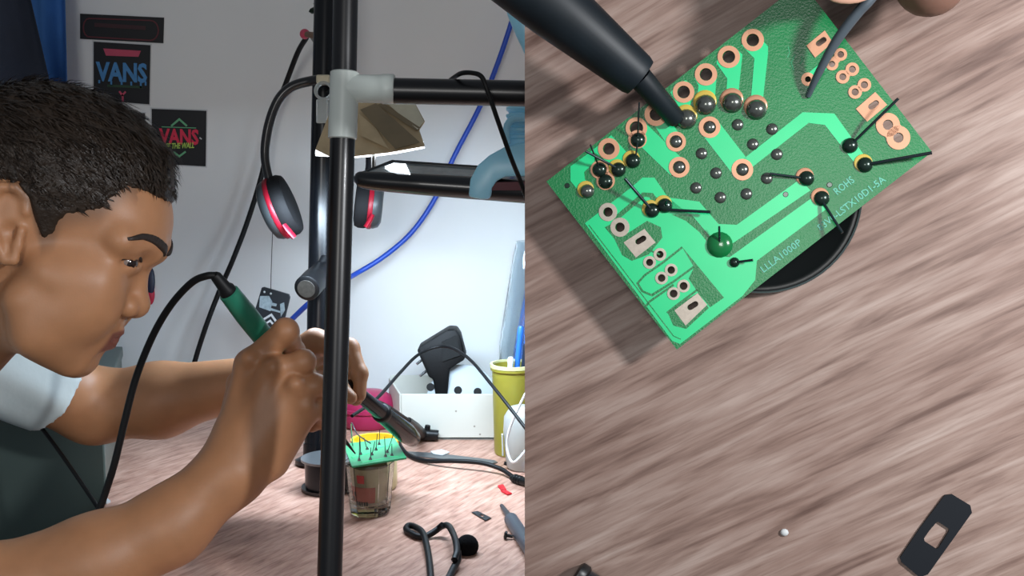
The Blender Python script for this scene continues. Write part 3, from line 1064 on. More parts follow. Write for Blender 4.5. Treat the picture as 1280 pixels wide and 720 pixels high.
# solder reel behind the fist
sr = np.array([P(407, 560, 1.47)[0], 1.455, TABLE_Z + 0.001])
reel = thing('solder_reel', 'black reel of solder with a silver flange behind the front pipe', 'reel', sr)
mk('lower_flange', lathe(sr, (0, 0, 1), [(0.037, 0), (0.037, 0.004)], 36), hp_m, reel, smooth=True)
mk('wound_solder', lathe(sr + np.array([0, 0, 0.004]), (0, 0, 1), [(0.032, 0), (0.032, 0.036)], 36), mat('dark_solder', (46, 48, 52), 0.3, metal=0.7), reel, smooth=True)
mk('upper_flange', lathe(sr + np.array([0, 0, 0.040]), (0, 0, 1), [(0.037, 0), (0.037, 0.003), (0.010, 0.003), (0.010, 0.0)], 36), mat('silver_flange', (150, 156, 160), 0.3, metal=0.8), reel, smooth=True)
cable('solder_wire', 'thin silver solder wire bending from the reel to the small board', [sr + np.array([0.034, -0.004, 0.042]), (439, 530, 1.40), (446, 542, 1.36), (455, 549, 1.33), (463, 554, 1.31)], 0.0008, mat('solder_silver', (140, 142, 146), 0.25, metal=0.9), 6, 'wire')

# yellow ring cap
yc_ = on_z(470, 585)
dy_ = 1.50
yb_ = np.array([P(469, 560, dy_)[0], P(469, 560, dy_)[1], TABLE_Z + 0.001])
yr = 29.5 * dy_ / FPX
zt_ = P(469, 549, dy_)[2] - yb_[2]
yj = thing('yellow_jar', 'small jar with a bright yellow screw ring behind the glass', 'jar', yb_)
mk('jar_body', lathe(yb_, (0, 0, 1), [(yr * 0.85, 0), (yr * 0.92, 0.004), (yr * 0.92, zt_ - 0.02), (yr * 0.8, zt_ - 0.012)], 32), mat('cream_jar', (206, 196, 150), 0.4), yj, smooth=True)
ym = mat('bright_yellow_plastic', (236, 196, 40), 0.35, sss=0.1)
lid = mk('screw_ring', ring(yb_ + np.array([0, 0, zt_]), (0, 0, 1), [(yr * 0.88, -0.016), (yr * 1.0, -0.018), (yr * 1.0, -0.003), (yr * 1.03, -0.002), (yr * 1.03, 0.001), (yr * 0.9, 0.001)], 40), ym, yj, smooth=True)
mk('inner_disc', lathe(yb_ + np.array([0, 0, zt_ - 0.014]), (0, 0, 1), [(yr * 0.9, 0), (yr * 0.9, 0.002)], 32), ym, lid)

# drinking glass, paper inside, small board on top
g0 = on_z(462.5, 641)
dG = depth_of(g0)
gs = dG / FPX
gb = np.array([g0[0], g0[1], TABLE_Z + 0.0008])
rb_, rt_ = 25.5 * gs, 31.5 * gs
hg = (P(462, 574, dG)[2] - gb[2]) * 1.0
gl = thing('drinking_glass', 'small clear drinking glass with a thick base holding up the little board', 'glass', gb)
gm = mat('clear_glass', (240, 246, 246), 0.02, trans=1.0)
prof_o = [(rb_ * 0.88, 0), (rb_, 0.003), (rb_ * 1.03, 0.012), (rt_, hg), (rt_ - 0.0016, hg), (rb_ * 0.98, 0.015), (rb_ * 0.6, 0.012)]
mk('glass_body', lathe(gb, (0, 0, 1), prof_o, 12), gm, gl, smooth=20)
ip = thing('paper_wrapper', 'crumpled tan and red printed paper rolled inside the drinking glass', 'paper', gb + np.array([0, 0, 0.016]))
vs, fs = [], []
n_ = 30
for j in range(5):
    for i in range(n_):
        a = 6.283 * i / n_
        rr = (rb_ * 0.8 + (rt_ - rb_) * 0.9 * j / 4) * (0.90 + 0.05 * math.sin(5 * a + j))
        vs.append(gb + np.array([rr * math.cos(a), rr * math.sin(a), 0.017 + (hg - 0.022) * j / 4]))
for j in range(4):
    for i in range(n_):
        fs.append((j * n_ + i, j * n_ + (i + 1) % n_, (j + 1) * n_ + (i + 1) % n_, (j + 1) * n_ + i))
fs.append(tuple(range(n_)))
mk('paper_roll', (vs, fs), mat('tan_paper', (178, 160, 120), 0.7, var=0.15, scale=40), ip, smooth=True)


def curved_patch(name, a0, a1, h0, h1, m, parent, k=1.01, taper=0.0):
    vs, fs = [], []
    n = 10
    for s in (1.0, 1.012):
        for j in range(3):
            hh = h0 + (h1 - h0) * j / 2
            f = (hh - 0.017) / (hg - 0.022)
            rr = (rb_ * 0.8 + (rt_ - rb_) * 0.9 * f) * 0.955 * k * s
            for i in range(n):
                a = a0 + taper * j / 2 + (a1 - taper * 0.5 * j - a0) * i / (n - 1)
                vs.append(gb + np.array([rr * math.cos(a), rr * math.sin(a), hh]))
    for q in (0, 3 * n):
        for j in range(2):
            for i in range(n - 1):
                b_ = q + j * n + i
                fs.append((b_, b_ + 1, b_ + n + 1, b_ + n))
    return mk(name, (vs, fs), m, parent, smooth=True)


D2R = math.pi / 180
curved_patch('red_print', 170 * D2R, 296 * D2R, 0.018, hg * 0.58, mat('brick_red_print', (176, 78, 58), 0.7, var=0.1, scale=60), ip)
curved_patch('red_arrow', 238 * D2R, 262 * D2R, hg * 0.66, hg * 0.82, mat('scarlet_print', (206, 30, 36), 0.7), ip)
ink_m = mat('black_ink', (24, 20, 20), 0.7)
for a, h in ((205, 0.30), (214, 0.30), (228, 0.22), (238, 0.22), (247, 0.22), (256, 0.22), (264, 0.22), (204, 0.40), (222, 0.40)):
    curved_patch('ink_mark', a * D2R, (a + 6.5) * D2R, hg * h, hg * (h + 0.08), ink_m, ip, 1.03)

pb_z = gb[2] + hg + 0.0006
pbm = mat('green_solder_mask', (64, 164, 112), 0.35, coat=0.3)
spc = [on_z(u, v, pb_z) for u, v in ((429, 557), (493, 549), (508, 574), (440, 585))]
spb = thing('small_circuit_board', 'little green circuit board lying on the drinking glass with its leads upward', 'circuit board', np.mean(spc, 0))
sbb = mk('board', prism([p + np.array([0, 0, 0.0022]) for p in spc], (0, 0, -0.0022)), pbm, spb)
trm = mat('bright_green_track', (60, 206, 132), 0.35, coat=0.3)
wire_m = mat('tinned_lead', (70, 74, 78), 0.3, metal=0.8)
sold_m = mat('solder_blob_metal', (168, 174, 176), 0.25, metal=0.9)
for (u0, v0, u1, v1) in ((440, 572, 462, 566), (452, 578, 480, 573), (470, 560, 490, 556), (480, 570, 498, 571)):
    a, b = on_z(u0, v0, pb_z + 0.0024), on_z(u1, v1, pb_z + 0.0024)
    mk('track', tube([a, b], 0.0018, 6, flat=0.25, smooth=False), trm, sbb)
for (u, v, du, hgt) in ((449, 576, 1, 0.030), (451, 569, -1, 0.026), (463, 575, 1, 0.016), (465, 569, 4, 0.018), (470, 563, 2, 0.022), (482, 571, -1, 0.026), (484, 566, 9, 0.026), (490, 570, 0, 0.016), (474, 556, 1, 0.02), (459, 562, -4, 0.016)):
    a = on_z(u, v, pb_z + 0.002)
    ld = mk('lead', rod(a, a + np.array([du * gs, 0, hgt]), 0.0006, 0.0005, 6), wire_m, spb)
    mk('solder_joint', lathe(a, (0, 0, 1), [(0.0024, 0), (0.0018, 0.0018), (0.0006, 0.004)], 10), sold_m, ld, smooth=True)

# black pen-shaped tool held in the far hand
pt = thing('black_pen_tool', 'glossy black pen-shaped tool held in the far hand', 'tool', P(515, 551, 1.47))
ta, tb = P(431, 478, 1.29), P(519, 551, 1.47)
tl = np.linalg.norm(tb - ta)
gbk = mat('gloss_black_plastic', (8, 9, 12), 0.22, spec=0.3)
mk('tool_body', lathe(ta, tb - ta, [(0.0035, 0), (0.0078, 0.01), (0.0095, tl * 0.45), (0.0115, tl * 0.55), (0.0135, tl * 0.85), (0.011, tl * 0.96), (0.004, tl)], 20), gbk, pt, smooth=True)
mk('grip_band', lathe(ta + (tb - ta) * 0.47, tb - ta, [(0.0102, 0), (0.0122, 0.002), (0.0122, 0.008), (0.0116, 0.01)], 20), km, pt, smooth=True)
cable('adapter_cord', 'thin black adapter cord arching over the white box to the table edge', [(440, 520, 1.45), (470, 499, 1.52), (500, 466, 1.62), (522, 444, 1.68), (545, 434, 1.70), (565, 435, 1.68), (588, 450, 1.62), (612, 478, 1.55), (636, 508, 1.50), (668, 550, 1.46)], 0.0024, cab_blk)
cable('plug_cord', 'black cord running from the far hand to the barrel plug', [(452, 492, 1.34), (466, 499, 1.42), (485, 508, 1.50), (500, 518, 1.56), (512, 526, 1.60)], 0.0024, cab_blk)
bp_ = on_z(530, 556)
dj = thing('barrel_plug', 'black angled barrel plug lying in front of the white box', 'plug', bp_)
j0, j1, j2 = P(511, 525, 1.598), on_z(527, 552) + np.array([0, 0, 0.012]), on_z(548, 552) + np.array([0, 0, 0.010])
mk('plug_sleeve', tube([j0, (j0 + j1) / 2, j1], [0.004, 0.008, 0.009], 12), km, dj, smooth=True)
mk('plug_body', rod(j1 + np.array([-0.004, 0, 0]), j2, 0.0095, 0.008), km, dj, smooth=True)
mk('plug_ridge', rod(j1 + np.array([0.008, 0, 0.004]), j1 + np.array([0.010, 0, 0.014]), 0.005, 0.004), km, dj, smooth=True)

# steel scraper blade, note of white paper, black cable on the desk
sv = [on_z(u, v, TABLE_Z + 0.002) for u, v in ((507, 564), (545, 566), (618, 575), (622, 577.5), (612, 580), (560, 574), (520, 570))]
tag(mk('metal_blade', prism(sv, (0, 0, -0.0012)), mat('dull_grey_steel', (112, 116, 118), 0.35, metal=0.6), None), 'flat grey steel blade lying in front of the white box', 'blade')
pv = [on_z(u, v, TABLE_Z + 0.0034) for u, v in ((538, 564), (552, 561.5), (562, 565), (553, 568.5), (542, 567))]
tag(mk('paper_scrap', prism(pv, (0, 0, -0.001)), paper_white), 'small scrap of white paper lying on the grey blade', 'paper')


def tcable(name, label, pts, r, m, cat='cable'):
    return tag(mk(name, tube([on_z(u, v, TABLE_Z + r) + np.array([0, 0, h]) for u, v, h in pts], r, 10), m, smooth=True), label, cat)


tcable('desk_cable', 'black cable curving across the desk from behind the glass', [(494, 552, 0.012), (502, 563, 0.004), (514, 571, 0), (535, 578, 0.002), (565, 583, 0.008), (600, 587, 0.010), (625, 591, 0.006), (640, 597, 0.002)], 0.0032, cab_blk)
ca, cb2 = on_z(639, 597, TABLE_Z + 0.006), on_z(668, 606, TABLE_Z + 0.006)
cn = thing('cable_plug', 'black plug on the end of the desk cable below the cup', 'plug', ca)
mk('plug_body', lathe(ca, cb2 - ca, [(0.0036, 0), (0.006, 0.006), (0.006, np.linalg.norm(cb2 - ca))], 14), km, cn, smooth=True)
for i in range(3):
    mk('relief_ridge', lathe(ca + N(cb2 - ca) * (0.008 + 0.005 * i), cb2 - ca, [(0.0062, 0), (0.0068, 0.001), (0.0062, 0.002)], 14), km, cn, smooth=True)

red_m = mat('red_plastic_scrap', (206, 26, 40), 0.4)
for q, lb in (([(622, 606.5), (629, 605), (633, 611), (626, 611.5)], 'larger red plastic scrap on the desk below the plug'), ([(626, 613), (632, 612), (640, 616), (634, 617.5)], 'narrower red plastic scrap lying beside the larger red one')):
    tag(mk('plastic_scrap', prism([on_z(u, v, TABLE_Z + 0.0025) for u, v in q], (0, 0, -0.002)), red_m, bevel=0.0004, seg=1), lb, 'scrap')


def frame_prism(outer, inner, hgt, pt):
    n = len(outer)
    vs = [pt(*p, 1) for p in outer] + [pt(*p, 1) for p in inner] + [pt(*p, 0) for p in outer] + [pt(*p, 0) for p in inner]
    fs = []
    for i in range(n):
        j = (i + 1) % n
        fs += [(i, j, n + j, n + i), (2 * n + i, 3 * n + i, 3 * n + j, 2 * n + j), (i, 2 * n + i, 2 * n + j, j), (n + i, n + j, 3 * n + j, 3 * n + i)]
    return vs, fs


wash_m = mat('black_insulator', (20, 22, 28), 0.55)
tag(mk('insulating_washer', frame_prism([(589.5, 640), (597, 638.5), (614, 647), (607, 650.5)], [(599.5, 643.5), (603, 642.8), (606, 645.2), (602.5, 646)], 0.001, lambda u, v, t: on_z(u, v, TABLE_Z + 0.0004 + 0.0012 * t)), wash_m),
    'small black rectangular washer lying flat on the desk near the red scraps', 'washer')
sc0, sc1 = on_z(630, 668.5, TABLE_Z + 0.005), on_z(641, 671, TABLE_Z + 0.003)
sw = thing('small_screw', 'tiny black screw lying on the desk beside the dark screwdriver', 'screw', sc0)
mk('screw_head', lathe(sc0, sc1 - sc0, [(0.003, 0), (0.005, 0.001), (0.005, 0.003), (0.0025, 0.004)], 14), km, sw, smooth=True)
mk('screw_shank', rod(sc0, sc1, 0.0024, 0.0018, 10), km, sw, smooth=True)
s0, s1, s2 = on_z(627, 632, TABLE_Z + 0.003), on_z(638, 648, TABLE_Z + 0.006), on_z(672, 700, TABLE_Z + 0.009)
sd = thing('screwdriver', 'dark grey pointed screwdriver lying at the edge of the desk', 'screwdriver', s1)
mk('shaft', rod(s0, s1, 0.0025, 0.0045, 12), mat('dark_steel', (62, 66, 72), 0.4, metal=0.6), sd, smooth=True)
mk('handle', lathe(s1, s2 - s1, [(0.005, 0), (0.0085, 0.004), (0.009, np.linalg.norm(s2 - s1))], 16), mat('slate_plastic', (58, 66, 76), 0.45), sd, smooth=True)
for u, v, s in ((655, 621, 0.0016), (583, 640, 0.0008), (608, 570, 0.001), (502, 712, 0.0012), (135, 626, 0.004)):
    pass
tag(mk('paper_crumb', prism([on_z(u, v, TABLE_Z + 0.003) for u, v in ((130, 624), (134, 622.5), (138, 625.5), (133, 627.5))], (0, 0, -0.0028)), paper_white), 'tiny white paper crumb at the end of the desk', 'crumb')

# clip-on microphone with foam ball
mc = thing('lapel_microphone', 'black clip-on microphone with a foam ball on the desk', 'microphone', on_z(585, 694))
b0 = on_z(584, 690, TABLE_Z)
b0 = b0 + np.array([0, 0, 0.0])
rf = 14.5 * depth_of(b0) / FPX
fc = P(584, 682.5, depth_of(b0) - 0.004)
mk('foam_ball', ball(fc, rf, rf, rf * 0.98), mat('black_foam', (14, 14, 16), 0.95, bump=0.6, bscale=900, spec=0.1), mc, smooth=True)
mk('mic_body', rod(fc + np.array([-rf * 0.5, 0, 0.001]), fc + np.array([-rf * 1.15, 0.0, 0.001]), 0.0078, 0.0075, 16), km, mc, smooth=True)
zc = 0.003
mk('clip_wire', tube([on_z(u, v, TABLE_Z + h) for u, v, h in ((568, 700, 0.012), (571, 690, 0.016), (570, 678, 0.018), (566, 666, 0.018), (560, 657, 0.016), (552, 658, 0.012), (545, 663, 0.008), (537, 668, 0.005), (528, 671, 0.004), (518, 669, 0.004), (508, 662, 0.004), (511, 657, 0.005), (520, 659, 0.006), (529, 667, 0.008), (534, 685, 0.006), (537, 705, 0.004), (539, 730, 0.004))], 0.0038, 10), cab_blk, mc, smooth=True)
mk('clip_arm', tube([on_z(u, v, TABLE_Z + h) for u, v, h in ((572, 688, 0.016), (572, 700, 0.008), (566, 712, 0.005), (558, 728, 0.004))], 0.0040, 10), cab_blk, mc, smooth=True)
mk('ridge', rod(on_z(549, 659, TABLE_Z + 0.012), on_z(553, 656, TABLE_Z + 0.016), 0.0034, 0.0034), cab_blk, mc, smooth=True)


# ================================================================== WORK SURFACE WITH THE LARGE BOARD
R0 = N(ray(968, 360))                      # the surface faces the camera along this direction
DS = 0.84
NP_ = -R0
XP = N(np.cross(R0, UP))
YP = np.cross(XP, R0)
PX = DS / FPX / 1.0                        # one pixel on the surface, metres (before slant)
PXs = PX * np.linalg.norm(ray(968, 360))


def S(u, v, h=0.0):
    """point on the work surface seen at pixel (u, v), h metres proud of it"""
    r = ray(u, v)
    return CAM + r * ((DS - h) / np.dot(r, R0))


def SL(u, v, h=0.0):
    p = S(u, v, h) - (CAM + R0 * DS)
    return np.array([np.dot(p, XP), np.dot(p, YP)])


def sp_poly(pts, h0, h1):
    """prism standing on the surface: outline seen at height h1, sides square to the surface"""
    return prism([S(u, v, h1) for u, v in pts], NP_ * (h0 - h1))


PM = Matrix(((XP[0], YP[0], NP_[0], 0), (XP[1], YP[1], NP_[1], 0), (XP[2], YP[2], NP_[2], 0), (0, 0, 0, 1)))
bench_m = wood_mat('brown_streaked_wood', ((108, 84, 75), (150, 126, 115), (176, 156, 146)), math.radians(27), 8, 95, rough=0.5, bump=0.15, fine=0.6)
xl_ = 0.5 * (SL(656, 0)[0] + SL(656, 720)[0])
corners_ = [SL(656, -420), SL(656, 900), np.array([SL(1700, 360)[0], SL(656, 900)[1]]), np.array([SL(1700, 360)[0], SL(656, -420)[1]])]
vs = [(a, b, 0) for a, b in corners_] + [(a, b, -0.018) for a, b in corners_]
me = bpy.data.meshes.new('work_board')
me.from_pydata(vs, [], [(0, 1, 2, 3), (7, 6, 5, 4), (0, 4, 5, 1), (1, 5, 6, 2), (2, 6, 7, 3), (3, 7, 4, 0)])
me.materials.append(bench_m)
wb = bpy.data.objects.new('work_board', me)
COL.objects.link(wb)
wb.matrix_world = Matrix.Translation(Vector((CAM + R0 * DS).tolist())) @ PM
tag(wb, 'brown streaky wooden work surface under the large green circuit board', 'work surface')

EL = 46 * PXs                              # the board stands off the surface on its parts
TH = 7 * PXs
HB = EL + TH
pcb = thing('circuit_board', 'large green circuit board with bright tracks on the brown wooden surface', 'circuit board', S(925, 215, 0))
brd_m = mat('dark_green_solder_mask', (10, 120, 64), 0.30, var=0.10, scale=14, bump=0.12, bscale=700, spec=0.5)
trk_m = mat('emerald_track', (30, 210, 134), 0.28, var=0.05, scale=30, spec=0.4)
cop_m = mat('bare_copper_pad', (204, 150, 118), 0.35, metal=0.35, var=0.06, scale=150)
tin_m = mat('tinned_pad', (172, 162, 150), 0.35, metal=0.5, var=0.1, scale=300)
sld_m = mat('shiny_solder', (120, 124, 118), 0.2, metal=0.8, var=0.25, scale=140)
flux_m = mat('amber_flux', (204, 176, 78), 0.3)
lead_m = mat('dark_component_lead', (46, 58, 62), 0.35, metal=0.6)
edge_m = mat('laminate_edge', (150, 200, 140), 0.5)

CRN = [(683, 227), (846, 437), (1165, 190), (1002, -22)]
# holes: (u, v, radius)
big_pads = [(941, 50, 14, 8), (911, 71, 14, 8), (882.5, 93, 14, 8), (854.5, 115, 13.5, 8), (820, 143, 14.5, 8), (795.5, 160, 13.5, 8.5), (761, 186, 13.5, 7.5)]
sold_pads = [(887, 159, 13.5, 8), (845, 177, 12.5, 8), (849, 209, 13, 8), (928, 212, 13.5, 8)]
ll_pads = [(760, 265, 11.5, 6), (775, 284, 12, 6)]
small_pads = [(825, 318, 8, 4.5), (812, 328, 8, 4.5), (839, 337.5, 8, 4.8), (827, 347.5, 8, 4.8), (854.5, 357.5, 8, 5), (842, 367, 8, 5), (1010, 99, 8.5, 3.8),
              (1053.5, 96, 8.5, 4.4), (1065.5, 86.5, 8.5, 4.4), (1069, 115, 8.5, 4.6), (1080.5, 106, 8.5, 4.6), (1040, 80, 8, 4), (1051, 68, 8, 4.2)]
wide_pads = [(1110, 156, 15, 6.5), (1123, 172, 15, 6.5)]
slots = [(801, 300, -0.55), (866, 382, -0.55), (1092, 131, -0.62), (1026.5, 52, -0.62)]
dip = [(922, 156), (965, 161.5), (941, 180.5), (877, 192), (971, 193), (895, 216.5), (958.5, 223), (870, 235), (933, 242.5), (900.5, 247)]

hole_polys = []
for u, v, R_, r in big_pads + sold_pads + ll_pads + small_pads + wide_pads:
    hole_polys.append([(u + r * math.cos(a), v + r * math.sin(a)) for a in np.linspace(0, 6.283, 15)[:-1]])
for u, v in dip:
    hole_polys.append([(u + 7.5 * math.cos(a), v + 7.5 * math.sin(a)) for a in np.linspace(0, 6.283, 13)[:-1]])


def slot_poly(u, v, a, l=4.0, r=3.6):
    c, s = math.cos(a), math.sin(a)
    out = []
    for e, st in ((1, -math.pi / 2), (-1, math.pi / 2)):
        for t in np.linspace(0, math.pi, 6):
            x, y = e * l + r * math.cos(st + t), r * math.sin(st + t)
            out.append((u + x * c - y * s, v + x * s + y * c))
    return out


for u, v, a in slots:
    hole_polys.append(slot_poly(u, v, a))


def plate_with_holes(outline, holes, h0, h1):
    pts, edges, faces = [], [], []
    for pl_ in [outline] + holes:
        n0 = len(pts)
        pts += [SL(u, v, h1) for u, v in pl_]
        n = len(pl_)
        edges += [(n0 + i, n0 + (i + 1) % n) for i in range(n)]
        faces.append(list(range(n0, n0 + n)))
    r = geometry.delaunay_2d_cdt([Vector(p.tolist()) for p in pts], edges, faces, 0, 1e-7)
    V, F = r[0], r[2]
    hp = [[SL(u, v, h1) for u, v in q] for q in holes]

    def inside(p, q):
        c = False
        for i in range(len(q)):
            a, b = q[i], q[i - 1]
            if (a[1] > p[1]) != (b[1] > p[1]) and p[0] < (b[0] - a[0]) * (p[1] - a[1]) / (b[1] - a[1]) + a[0]:
                c = not c
        return c
    oq = [SL(u, v, h1) for u, v in outline]
    base = CAM + R0 * DS
    n = len(V)
    vs = [base + XP * p[0] + YP * p[1] + NP_ * h1 for p in V] + [base + XP * p[0] + YP * p[1] + NP_ * h0 for p in V]
    fs = []
    keep = []
    for f in F:
        c = sum((np.array(V[i]) for i in f), np.zeros(2)) / len(f)
        if not inside(c, oq) or any(inside(c, q) for q in hp):
            continue
        keep.append(tuple(f))
    cnt = {}
    for f in keep:
        fs.append(tuple(f))
        fs.append(tuple(i + n for i in reversed(f)))
        for i in range(len(f)):
            e = (f[i], f[(i + 1) % len(f)])
            k = tuple(sorted(e))
            cnt.setdefault(k, []).append(e)
    for k, e in cnt.items():
        if len(e) == 1:
            a, b = e[0]
            fs.append((b, a, a + n, b + n))
    return vs, fs


board = mk('board', plate_with_holes(CRN, hole_polys, EL, HB), brd_m, pcb)

T1 = 0.5 * PXs                              # tracks stand proud of the board
HT = HB + T1
tracks = [
    [(951, 48), (960, 58), (960, 67), (953, 131), (938, 131), (943, 73), (927, 57), (934, 42)],
    [(915.5, 57), (928, 68), (923, 117), (908, 117), (909, 98), (895.5, 79), (900, 64)],
    [(887, 80), (896, 92), (893.5, 124), (871.5, 124), (873, 107), (868, 98), (872, 86)],
    [(857, 100), (865, 107), (862.5, 137), (850.5, 137), (838, 115.5), (846, 106)],
    [(764, 169), (784, 191), (778, 205), (768, 215), (752, 196), (743, 191), (743, 203), (730, 215), (731, 224), (740, 236), (729, 246), (713, 226), (713, 208), (735, 192)],
    [(731, 279), (790, 233.5), (803, 222), (818, 222), (835, 247), (862, 268), (839, 268), (857, 276), (874, 290), (898, 320), (912, 321.5), (1018, 245), (1032, 262), (946, 326), (944, 350), (928, 370), (850, 430), (840, 426)],
    [(836, 247), (874, 252), (898, 280), (921, 281), (1000, 224), (1013, 238), (916, 304), (893, 302), (864, 268), (838, 266)],
]
strokes = [([(820, 142), (844, 178)], 20), ([(792, 157), (847, 210)], 25), ([(887, 159), (928, 212)], 26), ([(928, 209), (1007, 147), (1037, 149), (1081, 208)], 15), ([(1010, 99), (1036, 77)], 11)]


def band(pts, width):
    """outline in pixels of a band of a pixel width"""
    pts = [np.array(p, float) for p in pts]
    L, R_ = [], []
    for i, p in enumerate(pts):
        a = pts[max(i - 1, 0)]
        b = pts[min(i + 1, len(pts) - 1)]
        t = (b - a) / np.linalg.norm(b - a)
        n = np.array([-t[1], t[0]]) * width / 2
        if 0 < i < len(pts) - 1:
            n = n / max(0.5, abs(np.dot(t, (p - a) / np.linalg.norm(p - a))))
        L.append(tuple(p + n))
        R_.append(tuple(p - n))
    return L + R_[::-1]


def near_holes(poly):
    q_ = np.array(poly)
    lo_, hi_ = q_.min(0) - 14, q_.max(0) + 14
    out = []
    for h in hole_polys:
        c = np.mean(np.array(h), 0)
        if (c > lo_).all() and (c < hi_).all():
            out.append(h)
    return out


for t in tracks + [band(p, w_) for p, w_ in strokes]:
    mk('track', plate_with_holes(t, near_holes(t), HB - 0.2 * T1, HT), trk_m, board)
# gaps in the copper show the darker mask
HG = HT + 0.3 * PXs
gaps = [
    [(756, 284), (768, 298), (778, 319), (790, 326), (811, 318), (828, 297), (826, 284), (809, 276), (784, 292), (772, 276)],
    [(853, 309), (905, 372), (888, 384), (873, 366), (861, 348), (868, 334)],
    [(835, 391), (842, 407), (858, 411), (886, 385), (873, 366), (858, 374)],
]
for g in gaps:
    mk('mask_gap', plate_with_holes(g, near_holes(g), HB, HG), brd_m, board)
gap_lines = [([(769, 274), (805, 243), (814, 244), (825, 258)], 6), ([(853, 309), (829, 328), (806, 344), (797, 354), (803, 364), (815, 369), (842, 352), (868, 333)], 2.6),
             ([(805, 310), (825, 318)], 2.2), ([(808, 382), (812, 377), (842, 356)], 2.6), ([(834, 391), (848, 380), (872, 362)], 2.6), ([(736, 281), (842, 420), (851, 424)], 1.0)]
for p, w_ in gap_lines:
    mk('mask_line', stroke_geo(p, w_, lambda u, v: S(u, v, HG), NP_ * (-0.8 * PXs)), brd_m, board)

# pads (rings round the holes)
HPD = HG + 0.35 * PXs


def pad_ring(u, v, R_, r, m, name='pad'):
    n = 24
    outer = [(u + R_ * math.cos(a), v + R_ * math.sin(a)) for a in np.linspace(0, 6.283, n + 1)[:-1]]
    inner = [(u + r * math.cos(a), v + r * math.sin(a)) for a in np.linspace(0, 6.283, n + 1)[:-1]]
    return mk(name, frame_prism(outer, inner, 0, lambda x, y, t: S(x, y, HPD) if t else S(x, y, HPD) - NP_ * (HPD - HB)), m, board)


for u, v, R_, r in big_pads + sold_pads:
    pad_ring(u, v, R_, r, cop_m)
for u, v, R_, r in ll_pads + small_pads + wide_pads:
    pad_ring(u, v, R_, r, tin_m if u < 900 else cop_m)
for a, b in (((1053.5, 96), (1065.5, 86.5)), ((1069, 115), (1080.5, 106)), ((1040, 80), (1051, 68))):
    bp_l = band([(a[0] * 0.66 + b[0] * 0.34, a[1] * 0.66 + b[1] * 0.34), (a[0] * 0.34 + b[0] * 0.66, a[1] * 0.34 + b[1] * 0.66)], 10)
    mk('pad_bridge', plate_with_holes(bp_l, near_holes(bp_l), HB, HPD - 0.12 * PXs), cop_m, board)
bp_l = band([(1113, 160), (1120, 168)], 24)
mk('pad_bridge', plate_with_holes(bp_l, near_holes(bp_l), HB, HPD - 0.12 * PXs), cop_m, board)
for q, (u, v, a), m in (([(779.5, 303), (805.5, 286), (819.5, 303), (795, 322)], slots[0], tin_m), ([(843, 388), (872, 366.5), (884, 381), (857, 407)], slots[1], tin_m),
                        ([(1070, 136), (1094, 115), (1109, 131), (1084, 152)], slots[2], cop_m), ([(1008, 57), (1031, 38), (1041, 53), (1019, 72)], slots[3], cop_m)):
    mk('square_pad', plate_with_holes(q, [slot_poly(u, v, a)], HB, HPD), m, board)

# solder: shared dome meshes
uD = np.linspace(0, math.pi / 2, 6)


def dome_mesh(name, r, h, m):
    g = lathe((0, 0, 0), NP_, [(r * math.cos(t), h * math.sin(t) - 0.0004) for t in uD[:-1]] + [(r * 0.08, h - 0.0004)], 18)
    me = bpy.data.meshes.new(name)
    me.from_pydata([tuple(map(float, p)) for p in g[0]], [], g[1])
    me.materials.append(m)
    bm = bmesh.new()
    bm.from_mesh(me)
    bmesh.ops.recalc_face_normals(bm, faces=bm.faces)
    bm.to_mesh(me)
    bm.free()
    me.polygons.foreach_set('use_smooth', [True] * len(me.polygons))
    return me


ballM = dome_mesh('solder_ball', 12.0 * PXs, 11 * PXs, sld_m)
plugM = dome_mesh('solder_plug', 7.6 * PXs, 5 * PXs, sld_m)
jointM = dome_mesh('solder_joint', 8.6 * PXs, 8 * PXs, sld_m)
for u, v in ((945.5, 137), (915.5, 128.5), (882, 131), (858, 149)):
    fl = mk('flux_ring', lathe(S(u - 1, v - 4, HT), NP_, [(13.5 * PXs, 0), (13 * PXs, 0.8 * PXs), (11 * PXs, 1.2 * PXs)], 22), flux_m if u < 900 else cop_m, board, smooth=True)
    link('solder_ball', ballM, board, S(u, v, HT))
for u, v in dip + [(p[0], p[1]) for p in sold_pads]:
    link('solder_plug', plugM, board, S(u, v, HB - 1.5 * PXs))
dark_sld = mat('oxidised_solder', (34, 52, 44), 0.25, metal=0.5, coat=0.4)
djM = dome_mesh('dark_joint', 9.0 * PXs, 7 * PXs, dark_sld)
amber = ((734, 239), (773, 212), (791, 201), (815, 263), (831, 257), (1027, 248), (1081, 206), (1008, 223))
for u, v in amber:
    mk('flux_ring', lathe(S(u - 2, v - 2.5, HG), NP_, [(10 * PXs, 0), (9.6 * PXs, 0.9 * PXs), (7 * PXs, 1.3 * PXs)], 22), flux_m if u < 900 or u > 1050 else cop_m, board, smooth=True)
for u, v in amber + ((797.5, 175), (749.5, 212), (757, 227), (1062.5, 182)):
    link('solder_joint', djM if u > 740 else jointM, board, S(u, v, HG))
for u, v, r in ((749.5, 212, 9), (757, 226, 9), (797, 174, 9)):
    pad_ring(u, v, r + 2.5, r - 3, cop_m)
mk('green_blob', lathe(S(899.5, 306, HG), NP_, [(15 * PXs, 0), (13 * PXs, 3 * PXs), (6 * PXs, 5 * PXs), (0.5 * PXs, 5.4 * PXs)], 18), mat('dark_green_lacquer', (14, 110, 56), 0.2, coat=0.6), board, smooth=True)
mk('small_joint', lathe(S(918, 328, HG), NP_, [(6 * PXs, 0), (5 * PXs, 3 * PXs), (1 * PXs, 5 * PXs)], 14), dark_sld, board, smooth=True)
